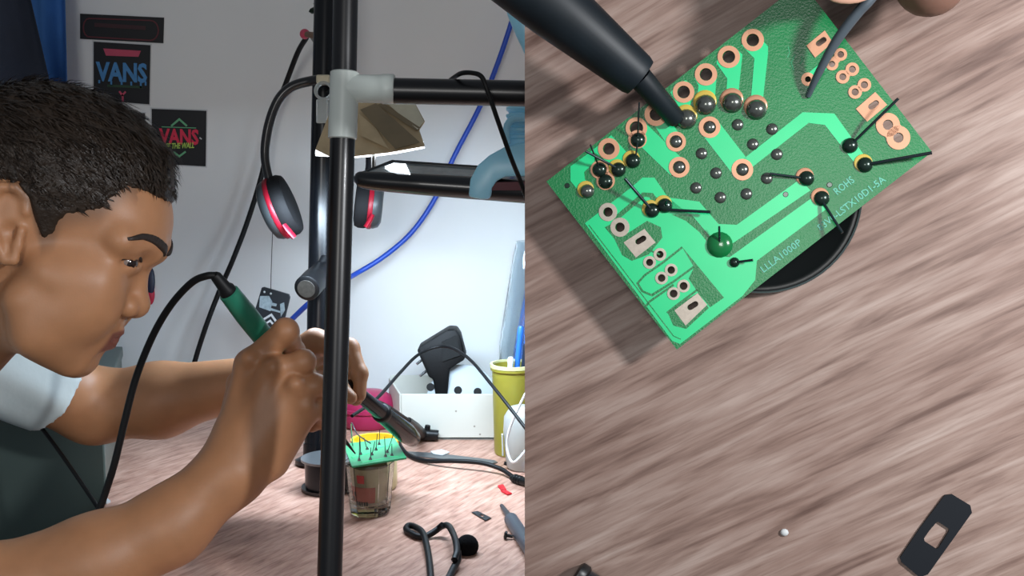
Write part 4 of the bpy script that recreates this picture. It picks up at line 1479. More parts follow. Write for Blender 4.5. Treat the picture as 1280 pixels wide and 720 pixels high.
for u, v in ((982, 243), (1037, 231), (709, 232)):
    mk('pilot_mark', lathe(S(u, v, HT), NP_, [(3.2 * PXs, 0), (2.6 * PXs, 0.5 * PXs)], 12), dark_sld, board)

# clipped leads standing off the board (start px, end px, rise in px)
leads = [((1062.5, 182), (1123, 123), 22, 2.2), ((1081, 206), (1165, 191), 20, 2.6), ((815, 263), (781, 223), 22, 2.6), ((831, 262), (888, 265), 12, 2.4), ((749.5, 211), (738, 181), 26, 1.4),
         ((773, 211), (732, 189), 26, 2.0), ((797, 174), (799, 128), 36, 1.3), ((794, 200), (797, 178), 8, 1.4), ((1008, 223), (962, 217), 7, 2.0), ((1027, 250), (1053, 291), 18, 2.2),
         ((918, 328), (941, 325), 10, 2.0), ((899.5, 306), (899, 283), 14, 1.7), ((832, 258), (833, 250), 18, 2.2)]
for a, b, hgt, r in leads:
    p, q = S(*a, HG + 2 * PXs), S(*b, HG + hgt * PXs)
    mid = S((a[0] + b[0]) / 2, (a[1] + b[1]) / 2, HG + hgt * 0.62 * PXs)
    mk('clipped_lead', tube([p, mid, q], r * 0.72 * PXs, 8, 4), lead_m, pcb, smooth=True)

# printed lettering along the lower edge
ink = mat('pale_silkscreen', (104, 190, 164), 0.6)


def board_text(body, p0, p1, hpx):
    a, b = S(*p0, HB + 0.1 * PXs), S(*p1, HB + 0.1 * PXs)
    ex = N(b - a)
    ey = N(np.cross(NP_, ex))
    mk('board_lettering', text_geo(body, a, ex, ey, NP_, hpx * PXs, 0.5 * PXs, 0.01, 0, np.linalg.norm(b - a)), ink, board)


board_text('ROHS', (1047, 244), (1069, 227), 8.5)
board_text('83V0-LSTX10D1-5A', (1026, 289), (1108, 226), 8)
board_text('LLLA1000P', (955, 341), (1003, 305), 8)
for p in ([(1000, 80), (1003, 76), (1002, 70)], [(992, 88), (989, 78), (994, 68)], [(984, 72), (987, 66), (985, 58)]):
    mk('print_mark', stroke_geo(p, 1.4, lambda u, v: S(u, v, HB + 0.4 * PXs), NP_ * (-0.4 * PXs)), mat('faint_green_print', (60, 160, 110), 0.6), board)

# parts under the board
und_m = mat('black_moulded_part', (20, 22, 24), 0.4)
mk('mounting_block', sp_poly([(800, 250), (860, 330), (960, 250), (900, 170)], 0, EL), und_m, pcb)
mk('round_part', lathe(S(952, 247, 0), NP_, [(112 * PXs, 0), (114 * PXs, 2 * PXs), (114 * PXs, 13 * PXs), (111 * PXs, 15 * PXs), (104 * PXs, 14 * PXs), (100 * PXs, 10 * PXs)], 64), mat('black_round_part', (16, 19, 20), 0.35), pcb, smooth=True)
mk('rim_wire', ring(S(952, 247, 0), NP_, [(111.5 * PXs, 15 * PXs), (114 * PXs, 15.5 * PXs), (113.5 * PXs, 17.5 * PXs), (111.5 * PXs, 17 * PXs)], 64), mat('grey_rim', (92, 104, 104), 0.25, metal=0.6), pcb, smooth=True)

# soldering tip over the board
ti = thing('soldering_tip', 'dark tapered soldering iron tip touching the large circuit board', 'soldering iron', S(846, 150, HB + 4 * PXs))
iron_m = mat('burnt_dark_steel', (20, 28, 34), 0.5, var=0.25, scale=30, spec=0.35)
pz = [(846, 150, HB + 6 * PXs), (800, 97, HB + 40 * PXs), (692, 8, HB + 85 * PXs), (560, -102, HB + 130 * PXs)]
q0, q1, q2, q3 = [S(*p) for p in pz]
mk('tip_point', lathe(q0, q1 - q0, [(8.5 * PXs, -2 * PXs), (11.5 * PXs, 2 * PXs), (14.0 * PXs, np.linalg.norm(q1 - q0))], 28), iron_m, ti, smooth=True)
Lq = np.linalg.norm(q3 - q1)
mk('barrel', lathe(q1, q3 - q1, [(14 * PXs, -1 * PXs), (23 * PXs, 0), (25 * PXs, 6 * PXs), (36.5 * PXs, np.linalg.norm(q2 - q1)), (42 * PXs, Lq)], 32), iron_m, ti, smooth=True)

# thick lead held by fingers at the top
lw = mk('component_lead', tube([S(1010, 120, HB + 2 * PXs), S(1023, 92, HB + 18 * PXs), S(1045, 52, HB + 36 * PXs), S(1072, 16, HB + 50 * PXs), S(1090, -4, HB + 55 * PXs), S(1130, -60, HB + 58 * PXs)], [3.4 * PXs, 4.6 * PXs, 5.6 * PXs, 6 * PXs, 6 * PXs, 6 * PXs], 12), mat('grey_thick_lead', (84, 94, 102), 0.45, metal=0.2), smooth=True)
tag(lw, 'thick grey component lead poked down at the large board by fingers', 'lead')

# foreground washer, crumb, tool end on the surface
tag(mk('insulating_washer', frame_prism([(1181, 619), (1190, 618), (1213, 632), (1215, 641), (1160, 718), (1150, 722), (1127, 703), (1125, 697), (1150, 660)],
                                        [(1171, 652.5), (1174, 653), (1186, 661), (1186, 664), (1173, 685), (1170, 686), (1156, 677), (1155, 673), (1162, 663)], 0,
                                        lambda u, v, t: S(u, v, 3.5 * PXs) - NP_ * (0 if t else 3.5 * PXs)), mat('navy_black_insulator', (11, 17, 25), 0.6, spec=0.3)),
    'large dark rectangular washer with a square hole on the brown wood', 'washer')
tag(mk('white_crumb', ball(S(980.5, 665.5, 1.5 * PXs), 5 * PXs, 4.5 * PXs, 3 * PXs, np.array([XP, YP, NP_]), 10, 6), paper_white, smooth=True), 'small white crumb lying on the brown wooden surface', 'crumb')
te = thing('black_tool', 'end of a black cylindrical tool lying on the brown wood', 'tool', S(720, 715, 0))
t0, t1 = S(727, 722, 15 * PXs), S(830, 790, 15 * PXs)
mk('tool_shaft', lathe(t0, t1 - t0, [(10 * PXs, -6 * PXs), (13 * PXs, 0), (14 * PXs, 8 * PXs), (14 * PXs, np.linalg.norm(t1 - t0))], 24), mat('grey_black_tool', (34, 38, 44), 0.25, coat=0.6), te, smooth=True)
mk('tool_collar', lathe(t0 - N(t1 - t0) * 9 * PXs, t1 - t0, [(13 * PXs, 0), (17 * PXs, 3 * PXs), (17 * PXs, 12 * PXs), (14 * PXs, 15 * PXs)], 24), mat('black_collar', (12, 13, 16), 0.4), te, smooth=True)


# ================================================================== THE PERSON
skin_m = mat('warm_skin', (172, 122, 86), 0.48, var=0.06, scale=45, bump=0.06, bscale=700, sss=0.12)
lip_m = mat('lip_skin', (150, 84, 74), 0.42, sss=0.1)
nail_m = mat('finger_nail', (214, 166, 142), 0.3)

# head frame: x forward in the picture, y down (both in picture pixels), z towards the camera
DHd = 0.985
U0, V0 = 60.0, 300.0
HO = P(U0, V0, DHd)
rr_ = N(ray(U0, V0))
HN = -rr_
HX = N(np.cross(rr_, UP))
HY = np.cross(HX, rr_)
SY = DHd / FPX * 1.0
cosr = np.dot(rr_, FW)
SX = DHd / FPX * cosr
YAW = math.radians(15)
cy_, sy_ = math.cos(YAW), math.sin(YAW)
FX = HX * cy_ + HN * sy_                   # face direction, turned a little to the camera
FZ = -HX * sy_ + HN * cy_                  # the person's right


def Hd(u, v, z=0.0):
    """head point seen near pixel (u, v) at z pixels to the person's right of the middle"""
    x = (u - U0 + z * sy_) / cy_
    return HO + FX * (x * SX) + HY * ((V0 - v) * SY) + FZ * (z * SY)


def head_local(X):
    d = X - HO
    x = d @ FX / SX
    y = V0 - d @ HY / SY
    z = d @ FZ / SY
    return U0 + x, y, z


def mirror(p):
    d = np.dot(p - HO, FZ)
    return p - 2 * d * FZ


def rot2(a):
    """axes turned by a in the picture plane (front end down for a > 0)"""
    c, s = math.cos(a), math.sin(a)
    return np.array([FX * c - HY * s, FX * s + HY * c, FZ])


B = Field()
q = SY


def both(fn, *pts, **kw):
    fn(*pts, **kw)
    fn(*[mirror(p) if isinstance(p, np.ndarray) and p.shape == (3,) else p for p in pts], **kw)


# skull and face
B.ell(Hd(66, 240), rot2(math.radians(10)), (138 * q, 121 * q, 102 * q), 0.012)
B.ell(Hd(0, 272), rot2(0.2), (100 * q, 98 * q, 97 * q), 0.02)
B.ell(Hd(160, 281), rot2(math.radians(30)), (52 * q, 54 * q, 74 * q), 0.018)
B.ell(Hd(98, 350), rot2(math.radians(32)), (60 * q, 112 * q, 80 * q), 0.018)
both(B.cone, Hd(186, 311, 20), Hd(150, 300, 70), 17 * q, 17 * q, k=0.012)
both(B.cone, Hd(120, 350, 64), Hd(60, 338, 82), 23 * q, 20 * q, k=0.022)
both(B.ell, Hd(88, 378, 40), rot2(0.5), (52 * q, 66 * q, 50 * q), k=0.025)
both(B.cone, Hd(112, 380, 52), Hd(70, 392, 66), 28 * q, 28 * q, k=0.016)
both(B.cone, Hd(30, 372, 80), Hd(44, 410, 70), 22 * q, 22 * q, k=0.016)
both(B.cone, Hd(44, 412, 68), Hd(88, 444, 24), 22 * q, 24 * q, k=0.016)
B.ball(Hd(97, 448), 23 * q, 0.012)
B.ell(Hd(116, 412), rot2(math.radians(28)), (34 * q, 34 * q, 40 * q), 0.012)
# eye hollows, then lids
both(B.ball, Hd(186, 335, 46), 17 * q, k=0.012, op='-')
B.cone(Hd(173, 325), Hd(170, 378), 13 * q, 15.5 * q, 0.009)
B.ball(Hd(171.5, 380), 16.5 * q, 0.006)
both(B.ball, Hd(160, 382, 19), 14 * q, k=0.004)
both(B.cone, Hd(144, 368, 27), Hd(142, 393, 31), 4 * q, 4.5 * q, k=0.006, op='-')
both(B.ball, Hd(163, 396, 15), 5.5 * q, k=0.003, op='-')
EYE = Hd(155, 324.5, 45)
both(B.ball, EYE, 17.5 * q, k=0.004)
both(B.cone, Hd(174, 314, 30), Hd(146, 315, 62), 5 * q, 4 * q, k=0.006)
both(B.cone, Hd(170, 335, 32), Hd(147, 334, 60), 4 * q, 4 * q, k=0.006)
both(B.cone, Hd(176, 326, 38), Hd(152, 326, 66), 4.8 * q, 3.4 * q, k=0.002, op='-')
# mouth
both(B.cone, Hd(144, 414), Hd(124, 420, 26), 9.5 * q, 5 * q, k=0.005)
both(B.cone, Hd(131, 432), Hd(118, 427, 24), 10 * q, 5 * q, k=0.005)
both(B.cone, Hd(156, 423), Hd(120, 423, 34), 2.6 * q, 1.2 * q, k=0.003, op='-')
both(B.cone, Hd(134, 446), Hd(124, 447, 18), 6 * q, 4 * q, k=0.008, op='-')
# ear
ears = [(37, 268), (36, 250), (24, 240), (8, 240), (-3, 254), (-5, 278), (1, 304), (12, 324), (22, 324), (27, 308)]
for i in range(len(ears) - 1):
    (a, b), (c, d) = ears[i], ears[i + 1]
    zz = lambda t: 101 + (5 if 1 < t < 7 else 0)
    both(B.cone, Hd(a, b, zz(i)), Hd(c, d, zz(i + 1)), 5.5 * q, 5.5 * q, k=0.003)
both(B.ell, Hd(14, 282, 96), rot2(0.2), (20 * q, 40 * q, 8 * q), k=0.006)
both(B.ball, Hd(20, 292, 106), 10 * q, k=0.006, op='-')
both(B.cone, Hd(31, 290, 101), Hd(27, 304, 100), 5 * q, 5 * q, k=0.004)
# neck
NB = P(-105, 480, 1.07)
B.cone(Hd(0, 375), NB, 58 * q, 70 * q, 0.022)
headField = B
nHead = len(B.p)


def W(u, v, d):
    return P(u, v, d)


def px(n, d):
    return n * d / FPX


# torso and legs (outside the frame)
chest, belly, hip = np.array([-0.72, 1.03, 0.86]), np.array([-0.84, 1.04, 0.66]), np.array([-0.93, 1.04, 0.53])
shR, shL = np.array([-0.70, 0.86, 0.965]), np.array([-0.645, 1.24, 0.995])
LG = Field()
B.cone(NB, chest, 0.055, 0.11, 0.04)
B.cone(shR, shL, 0.058, 0.058, 0.05)
for s in (-1, 1):
    B.cone(chest + np.array([0, s * 0.07, 0]), belly + np.array([0, s * 0.06, 0]), 0.095, 0.088, 0.05)
    B.cone(belly + np.array([0, s * 0.06, 0]), hip + np.array([0, s * 0.075, 0]), 0.088, 0.10, 0.05)
    kn_ = np.array([-0.50, 1.04 + s * 0.13, 0.54])
    an_ = np.array([-0.56, 1.04 + s * 0.13, 0.085])
    LG.cone(hip + np.array([0, s * 0.085, 0]), kn_, 0.088, 0.058, 0.04)
    LG.cone(kn_, an_ + np.array([0.0, 0, 0.22]), 0.056, 0.053, 0.03)
    LG.cone(an_ + np.array([0.0, 0, 0.22]), an_, 0.053, 0.036, 0.03)
    LG.cone(an_ + np.array([-0.03, 0, -0.045]), an_ + np.array([0.15, s * 0.02, -0.055]), 0.036, 0.028, 0.03)

# near arm
elR = W(-40, 752, 1.075)
wrR = W(291, 588, 1.14)
B.cone(shR, elR, 0.055, 0.047, 0.03)
B.cone(elR, W(120, 703, 1.10), px(58, 1.08), px(58, 1.1), 0.03)
B.cone(W(120, 703, 1.10), W(212, 657, 1.12), px(56, 1.1), px(46, 1.12), 0.02)
B.cone(W(212, 657, 1.12), wrR, px(46, 1.12), px(40, 1.14), 0.02)
# near hand
d0 = 1.15
B.cone(wrR, W(300, 545, 1.15), px(38, d0), px(32, d0), 0.02)
for (u, v, d, r), (u2, v2, d2, r2) in (((296, 560, 1.15, 30), (313, 456, 1.150, 19)), ((306, 560, 1.14, 30), (341, 465, 1.135, 18)), ((322, 565, 1.14, 30), (367, 488, 1.135, 17.5)), ((336, 572, 1.15, 28), (381, 515, 1.145, 17))):
    B.cone(W(u, v, d), W(u2, v2, d2), px(r, d0), px(r2, d0), 0.012)


def finger(pts, rs, d, k=0.003):
    for i in range(len(pts) - 1):
        B.cone(W(*pts[i]), W(*pts[i + 1]), px(rs[i], d), px(rs[i + 1], d), 0.004 if i else k)
    for i in range(1, len(pts) - 1):
        B.ball(W(*pts[i]), px(rs[i] * 1.05, d), 0.003)


finger([(313, 456, 1.150), (357, 414, 1.142), (368, 438, 1.172), (368, 456, 1.195)], [18, 15.5, 12.5, 10], d0, 0.008)
finger([(341, 465, 1.135), (379, 452, 1.135), (383, 470, 1.168), (374, 484, 1.19)], [17, 14.5, 12, 10], d0, 0.007)
finger([(367, 488, 1.135), (395, 482, 1.140), (400, 498, 1.170), (388, 510, 1.19)], [16.5, 13.5, 11.5, 9.5], d0, 0.007)
finger([(381, 515, 1.145), (400, 511, 1.155), (402, 525, 1.18), (390, 532, 1.19)], [15.5, 12, 10.5, 9], d0, 0.007)
finger([(290, 548, 1.18), (300, 480, 1.225), (335, 452, 1.235), (362, 462, 1.225)], [22, 16, 13, 10.5], 1.2, 0.012)
B.ball(W(312, 447, 1.135), px(10, d0), 0.008)
B.ball(W(342, 458, 1.122), px(9, d0), 0.008)
B.ball(W(369, 480, 1.122), px(9, d0), 0.008)
B.ball(W(384, 507, 1.132), px(8, d0), 0.008)

# far arm
elL = W(118, 508, 1.405)
wrL = W(325, 474, 1.37)
B.cone(shL, elL, 0.052, px(44, 1.40), 0.03)
B.cone(elL, W(200, 500, 1.395), px(44, 1.4), px(45, 1.39), 0.02)
B.cone(W(200, 500, 1.395), wrL, px(44, 1.39), px(29, 1.37), 0.02)
for (u, v, d, r), (u2, v2, d2, r2) in (((330, 470, 1.37, 27), (394, 428, 1.340, 17)), ((332, 474, 1.38, 27), (398, 438, 1.36, 16)), ((335, 480, 1.39, 25), (398, 450, 1.38, 15)), ((335, 484, 1.39, 23), (394, 464, 1.395, 14))):
    B.cone(W(u, v, d), W(u2, v2, d2), px(r, 1.36), px(r2, 1.36), 0.012)
finger([(394, 428, 1.34), (436, 436, 1.315), (449, 467, 1.305), (449, 494, 1.298)], [16, 13, 10.5, 8.5], 1.31, 0.007)
finger([(398, 438, 1.36), (436, 446, 1.345), (447, 474, 1.330), (445, 499, 1.318)], [15, 12.5, 10.5, 8.5], 1.33, 0.007)
finger([(398, 450, 1.38), (430, 458, 1.375), (436, 482, 1.36), (424, 496, 1.35)], [14, 12, 10.5, 9], 1.36, 0.007)
finger([(394, 464, 1.395), (420, 472, 1.395), (422, 492, 1.385), (410, 500, 1.37)], [13, 10.5, 9.5, 8], 1.38, 0.007)
finger([(345, 488, 1.355), (398, 492, 1.315), (425, 486, 1.285), (438, 497, 1.278)], [17, 12.5, 10.5, 8.5], 1.3, 0.012)

lo = np.array([-1.10, 0.72, -0.02])
hi = np.array([0.0, 1.52, 1.36])
STEP = 0.0021


def cut_person(X, d):
    return d


pos, quads = surface(B, lo, hi, STEP)
# natural colouring of the skin by place: lips, cropped sides, reddish ear
hx, hy, hz = head_local(pos)


def sstep(a, b, x):
    t = np.clip((x - a) / (b - a), 0, 1)
    return t * t * (3 - 2 * t)


lipw = sstep(117, 124, hx) * sstep(34, 24, np.abs(hz)) * sstep(409, 414, hy - 0.10 * np.abs(hz)) * sstep(441, 435, hy)
crop = 0.55 * sstep(24, -4, hy - np.interp(hx - np.abs(hz) * 0.16, [-260, -110, -70, -40, -12, -4, 12, 40, 52, 58, 64, 78, 86, 92, 134, 152, 168, 185, 215, 260.0], [430, 430, 425, 400, 320, 246, 232, 238, 258, 282, 302, 296, 280, 274, 266, 248, 236, 240, 250, 254.0])) * (hx > 45) * (hx < 190) * sstep(440, 400, hy)
crop *= (np.abs(hz) < 112) & (hy > 150)
person = thing('person', 'person in a pale T-shirt leaning over the desk and soldering in profile', 'person', np.array([-0.85, 1.04, 0.0]))
body = mk_big('body', pos, quads, [skin_m], person)
for nm_, arr, col_ in (('lip', lipw, (118, 68, 58)), ('crop', crop, (70, 54, 44))):
    at = body.data.attributes.new(nm_, 'FLOAT', 'POINT')
    at.data.foreach_set('value', arr.astype(np.float32))
    nt = skin_m.node_tree
    an = nt.nodes.new('ShaderNodeAttribute')
    an.attribute_name = nm_
    mx = nt.nodes.new('ShaderNodeMixRGB')
    bs = nt.nodes['Principled BSDF']
    src = bs.inputs['Base Color'].links[0].from_socket
    nt.links.new(an.outputs['Fac'], mx.inputs['Fac'])
    nt.links.new(src, mx.inputs[1])
    mx.inputs[2].default_value = rgb(*col_)
    nt.links.new(mx.outputs['Color'], bs.inputs['Base Color'])

# hair: a shell over the skull, cut along the hairline, with short tufts
hl_x = np.array([-260, -110, -70, -40, -12, -4, 12, 40, 52, 58, 64, 78, 86, 92, 134, 152, 168, 185, 215, 260.0])
hl_y = np.array([430, 430, 425, 400, 320, 246, 232, 238, 258, 282, 302, 296, 280, 274, 266, 248, 236, 240, 250, 254.0])
hair_m = mat('dark_brown_hair', (44, 35, 28), 0.42, var=0.35, scale=90, bump=0.5, bscale=350, spec=0.3)


def wob(x, y, z):
    return 2.2 * np.sin(x * 0.21 + 1.3 * np.sin(z * 0.10)) + 1.8 * np.sin(y * 0.27 + z * 0.17) + 1.4 * np.sin(x * 0.11 - z * 0.23 + 2)


def hair_fn(X, d):
    x, y, z = head_local(X)
    ux = x - z * sy_ * 0.6 * (x < 120)
    g = np.interp(x - np.abs(z) * 0.16, hl_x, hl_y)
    th = 1.2 + (4 + 9 * np.clip((268 - y) / 90, 0, 1)) * np.clip((g - y) / 45, 0, 1) ** 0.7 + 2 * np.clip((x - 195) / 15, 0, 1)
    a = d - (th + 0.35 * wob(x, y, z)) * q
    b = (y - g - 2.0 * np.sin(x * 0.55) - 1.5 * np.sin(z * 0.6)) * 0.75 * q
    h = np.clip(0.5 - 0.5 * (b - a) / (8 * q), 0, 1)
    r = b * (1 - h) + a * h + 8 * q * h * (1 - h)
    return np.maximum(r, (np.abs(z) - 118) * q)


HF = Field()
HF.p = B.p[:nHead]
hlo = np.min([Hd(u, v, z) for u in (-200, 250) for v in (60, 440) for z in (-130, 130)], 0)
hhi = np.max([Hd(u, v, z) for u in (-200, 250) for v in (60, 440) for z in (-130, 130)], 0)
hp_, hq_ = surface(HF, hlo, hhi, 0.0024, hair_fn)
hair = mk_big('hair', hp_, hq_, [hair_m], person)
# tufts
ctr = hp_[hq_].mean(1)
nrm = np.cross(hp_[hq_[:, 2]] - hp_[hq_[:, 0]], hp_[hq_[:, 3]] - hp_[hq_[:, 1]])
nrm /= np.linalg.norm(nrm, axis=1)[:, None] + 1e-12
out_ = np.einsum('ij,ij->i', nrm, ctr - Hd(60, 260))
nrm[out_ < 0] *= -1
cx_, cyy, cz = head_local(ctr)
okh = (np.interp(cx_ - np.abs(cz) * 0.16, hl_x, hl_y) - cyy > 10) & (cyy < 262) & (np.abs(cz) < 112) & (np.abs(out_) > 0.02)
sel = RNG.choice(np.where(okh)[0], 6500)
tv, tf = [], []
for i in sel:
    p, n = ctr[i], nrm[i]
    comb = FX * 0.75 - HY * 0.5 + FZ * (0.25 * np.sign(cz[i])) + RNG.normal(0, 0.2, 3)
    t = N(comb - n * np.dot(comb, n))
    L = RNG.uniform(0.013, 0.024) * (0.55 if cyy[i] > 215 else 1.35 if cyy[i] < 180 else 1)
    s = np.cross(n, t) * RNG.uniform(0.0005, 0.0011)
    b0_ = p - n * 0.002
    b1_ = p + n * 0.0017 + t * L * 0.55
    b2_ = p + n * 0.0016 * RNG.uniform(-0.4, 1.2) + t * L
    k = len(tv)
    tv += [b0_ - s, b0_ + s, b1_ - s * 0.8, b1_ + s * 0.8, b2_]
    tf += [(k, k + 1, k + 3, k + 2), (k + 2, k + 3, k + 4)]
tf_o = mk('hair_tufts', (tv, tf), hair_m, hair)
tf_o['kind'] = 'stuff'


# eyebrows: thin raised strips following the skin
def brow_fn(X, d):
    x, y, z = head_local(X)
    az = np.abs(z)
    t = np.clip((az - 12) / 70, 0, 1)
    yc_b = 315 - 21 * np.sin(np.clip(t * 1.2, 0, 1) * 1.57) + 3 * np.clip(t - 0.75, 0, 1) / 0.25
    wd = (6.2 - 4.0 * t ** 2) * np.clip((az - 9) / 8, 0, 1) ** 0.5
    e = np.maximum(np.abs(y - yc_b) - wd, np.maximum(10 - az, az - 84)) * q
    return np.maximum(np.maximum(d - 2.6 * q, e), (162 - x) * q)


blo = np.min([Hd(u, v, z) for u in (110, 235) for v in (270, 340) for z in (-95, 95)], 0)
bhi = np.max([Hd(u, v, z) for u in (110, 235) for v in (270, 340) for z in (-95, 95)], 0)
ep, eq = surface(HF, blo, bhi, 0.0013, brow_fn)
mk_big('eyebrows', ep, eq, [mat('eyebrow_hair', (40, 30, 26), 0.6, var=0.3, scale=300)], person)

# eyes: white ball with a dark iris, and lash lines
ew = mat('eye_white', (126, 110, 102), 0.25)
ei = mat('dark_iris', (34, 22, 18), 0.12, coat=0.8)
gaze = N(FX * 0.90 - HY * 0.42)
for e in (EYE, mirror(EYE)):
    eye = mk('eyeball', ball(e, 16.0 * q, nu=20, nv=14), ew, person, smooth=True)
    gz = N(gaze + HN * 0.75)
    mk('iris', ball(e + gz * 8.6 * q, 11 * q, 11 * q, 8.2 * q, np.array(frame(gz)), 14, 8), ei, eye, smooth=True)
for s in (1, -1):
    f = (lambda p: p) if s == 1 else mirror
    mk('eyelash_line', tube([f(Hd(176, 325, 34)), f(Hd(173, 320, 45)), f(Hd(163, 318.5, 59)), f(Hd(150, 322, 69))], [1.5 * q, 2.6 * q, 2.8 * q, 1.4 * q], 6), mat('lash_black', (26, 20, 18), 0.6), person, smooth=True)

# T-shirt: shell over torso and upper arms
shirt_m = mat('pale_blue_white_cotton', (206, 220, 222), 0.85, var=0.04, scale=20, bump=0.3, bscale=60)
SF = Field()
arm_prims = [p for p in B.p if p[0] == 'c' and (np.allclose(p[1], shR) or np.allclose(p[1], shL))]
SF.p = [B.p[nHead - 1], B.p[nHead], B.p[nHead + 1]] + B.p[nHead + 2:nHead + 6] + arm_prims
hemR, hemL = shR + (elR - shR) * 0.62, None
aL = N(elL - shL)
hemLt = np.dot(P(66, 490, 1.36) - shL, aL)
aR = N(elR - shR)
ndir = N(Hd(0, 375) - NB)


def shirt_fn(X, d):
    fold = 0.0022 * np.sin(X[:, 0] * 95 + 40 * X[:, 2]) * np.sin(X[:, 2] * 60 + X[:, 1] * 30)
    r = d - 0.009 - fold
    tl_ = (X - shL) @ aL - hemLt
    dl = np.linalg.norm(X - shL - ((X - shL) @ aL)[:, None] * aL, axis=1)
    r = np.maximum(r, np.where(dl < 0.095, tl_, -1))
    tr_ = (X - shR) @ aR - 0.20
    dr = np.linalg.norm(X - shR - ((X - shR) @ aR)[:, None] * aR, axis=1)
    r = np.maximum(r, np.where((dr < 0.095) & (X[:, 1] < 1.0), tr_, -1))
    r = np.maximum(r, (X - NB) @ ndir - 0.028)
    return np.maximum(r, 0.56 - X[:, 2])


sp_, sq_ = surface(SF, np.array([-1.10, 0.70, 0.52]), np.array([-0.30, 1.55, 1.16]), 0.004, shirt_fn)
mk_big('t_shirt', sp_, sq_, [shirt_m], person)
# trousers
TF = Field()
TF.p = [p for p in B.p[nHead + 2:nHead + 6] if p[1][2] < 0.8] + [p for i, p in enumerate(LG.p) if i % 4 != 3]


def trouser_fn(X, d):
    return np.maximum(np.maximum(d - 0.008, X[:, 2] - 0.60), 0.10 - X[:, 2])


tp_, tq_ = surface(TF, np.array([-1.10, 0.75, 0.05]), np.array([-0.28, 1.33, 0.68]), 0.006, trouser_fn)
mk_big('trousers', tp_, tq_, [mat('dark_trouser_cloth', (44, 48, 58), 0.85, var=0.08, scale=30)], person)

for i, p in enumerate(LG.p):
    if i % 4 == 3:
        a_, b_ = p[1], p[2]
        mk('shoe', merge(ball((a_ + b_) / 2 - np.array([0, 0, 0.002]), 0.125, 0.042, 0.036), abox(a_[0] - 0.03, b_[0] + 0.03, b_[1] - 0.038, b_[1] + 0.038, 0.001, 0.022)), cab_blk, person, smooth=True)

# stool under the person
st = thing('stool', 'plain dark wooden stool under the seated person', 'stool', (-0.93, 1.04, 0))
mk('seat', lathe((-0.93, 1.04, 0.385), (0, 0, 1), [(0.15, 0), (0.165, 0.006), (0.165, 0.028), (0.155, 0.034)], 36), leg_m, st, smooth=True)
for a in (45, 135, 225, 315):
    c, s = math.cos(a * D2R), math.sin(a * D2R)
    mk('leg', rod((-0.93 + 0.16 * c, 1.04 + 0.16 * s, 0), (-0.93 + 0.11 * c, 1.04 + 0.11 * s, 0.39), 0.014, 0.018), leg_m, st, smooth=True)

# ------------------------------------------------------------------ soldering iron in the near hand
i0, i1 = P(268, 343, 1.115), P(444, 567, 1.288)
iv = N(i1 - i0)
IL = np.linalg.norm(i1 - i0)
ir = thing('soldering_iron', 'green handled soldering iron held in the near fist', 'soldering iron', i1)
s1_ = px(1, 1.13)
grn = mat('green_handle_plastic', (40, 122, 96), 0.35, var=0.05, scale=20, coat=0.15)
mk('strain_relief', lathe(i0, iv, [(5 * s1_, 0), (7 * s1_, 3 * s1_), (8.5 * s1_, 22 * s1_), (11 * s1_, 26 * s1_), (11 * s1_, 32 * s1_)], 20), cab_blk, ir, smooth=True)
h0_ = 30 * s1_
mk('handle', lathe(i0 + iv * h0_, iv, [(9 * s1_, 0), (13 * s1_, 3 * s1_), (14.5 * s1_, 40 * s1_), (14 * s1_, 90 * s1_), (13 * s1_, IL * 0.40), (12 * s1_, IL * 0.52), (8 * s1_, IL * 0.54)], 28), grn, ir, smooth=True)
mk('heater_barrel', lathe(i0 + iv * (h0_ + IL * 0.53), iv, [(7 * s1_, 0), (7 * s1_, IL * 0.20), (4.5 * s1_, IL * 0.22)], 20), mat('iron_steel', (150, 152, 150), 0.3, metal=0.9), ir, smooth=True)
mk('iron_tip', lathe(i0 + iv * (h0_ + IL * 0.74), iv, [(4.5 * s1_, 0), (4.5 * s1_, IL * 0.02), (1.0 * s1_, IL * 0.26 - h0_)], 16), mat('dark_tip', (40, 42, 44), 0.4, metal=0.6), ir, smooth=True)
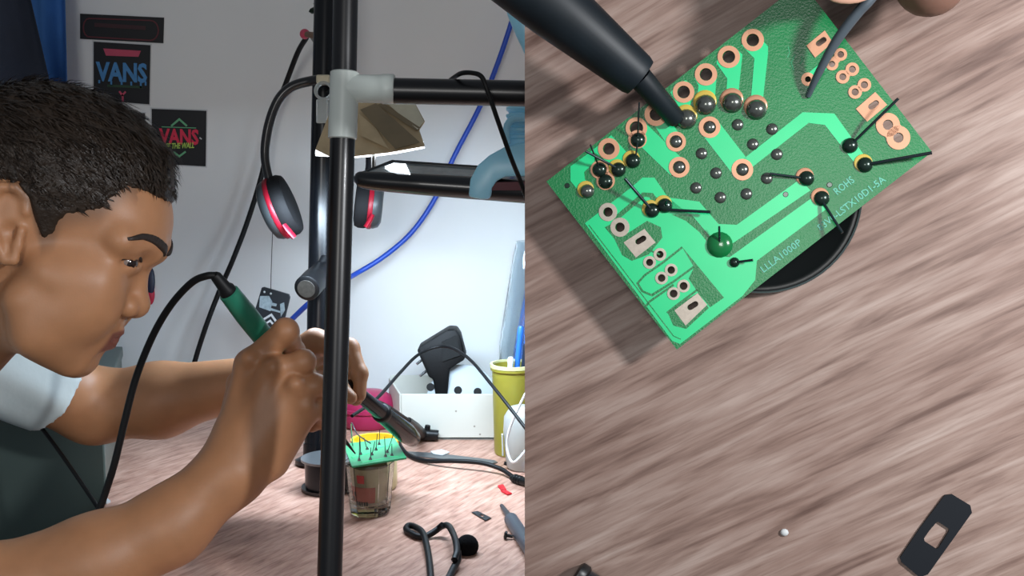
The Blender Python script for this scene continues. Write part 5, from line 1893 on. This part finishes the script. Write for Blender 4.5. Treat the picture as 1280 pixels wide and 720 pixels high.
mk('power_cord', tube([i0 + iv * 2 * s1_, P(258, 345, 1.115), P(240, 353, 1.12), P(217, 377, 1.13), P(197, 408, 1.14), P(180, 445, 1.15), P(167, 482, 1.155), P(155, 530, 1.16), P(143, 580, 1.165), P(131, 618, 1.17), P(120, 650, 1.17), P(112, 690, 1.17)], px(4.6, 1.14), 12), cab_blk, ir, smooth=True)
cable('loose_cord', 'thin black cord slanting down past the end of the desk', [(40, 520, 1.38), (62, 548, 1.36), (88, 584, 1.33), (118, 628, 1.30), (135, 655, 1.28)], 0.0024, cab_blk)

# ------------------------------------------------------------------ hand at the top of the work surface
HF2 = Field()


def SH(u, v, h):
    return S(u, v, HB + h * PXs)


def fing2(pts, rs, k=0.004):
    for i in range(len(pts) - 1):
        HF2.cone(SH(*pts[i]), SH(*pts[i + 1]), rs[i] * PXs, rs[i + 1] * PXs, k)


HF2.ell(SH(1190, -330, 80), np.array([XP, YP, NP_]), (120 * PXs, 110 * PXs, 45 * PXs), 0.02)
fing2([(1140, -250, 80), (1100, -120, 85), (1066, -32, 66)], [42, 38, 31], 0.012)          # index
fing2([(1190, -240, 70), (1178, -110, 60), (1163, -24, 46)], [44, 42, 38], 0.012)          # thumb side
fing2([(1215, -240, 90), (1232, -130, 100), (1222, -60, 90)], [38, 35, 28], 0.012)
fing2([(1250, -250, 90), (1290, -160, 100), (1300, -80, 95)], [36, 33, 27], 0.012)
fing2([(1280, -290, 80), (1340, -210, 90), (1370, -140, 90)], [32, 28, 23], 0.012)
HF2.cone(SH(1200, -420, 90), SH(1240, -640, 120), 75 * PXs, 80 * PXs, 0.03)
plo = np.min([SH(u, v, h) for u in (1000, 1420) for v in (-680, 40) for h in (-20, 220)], 0)
phi_ = np.max([SH(u, v, h) for u in (1000, 1420) for v in (-680, 40) for h in (-20, 220)], 0)
p2, q2_ = surface(HF2, plo, phi_, 0.004)
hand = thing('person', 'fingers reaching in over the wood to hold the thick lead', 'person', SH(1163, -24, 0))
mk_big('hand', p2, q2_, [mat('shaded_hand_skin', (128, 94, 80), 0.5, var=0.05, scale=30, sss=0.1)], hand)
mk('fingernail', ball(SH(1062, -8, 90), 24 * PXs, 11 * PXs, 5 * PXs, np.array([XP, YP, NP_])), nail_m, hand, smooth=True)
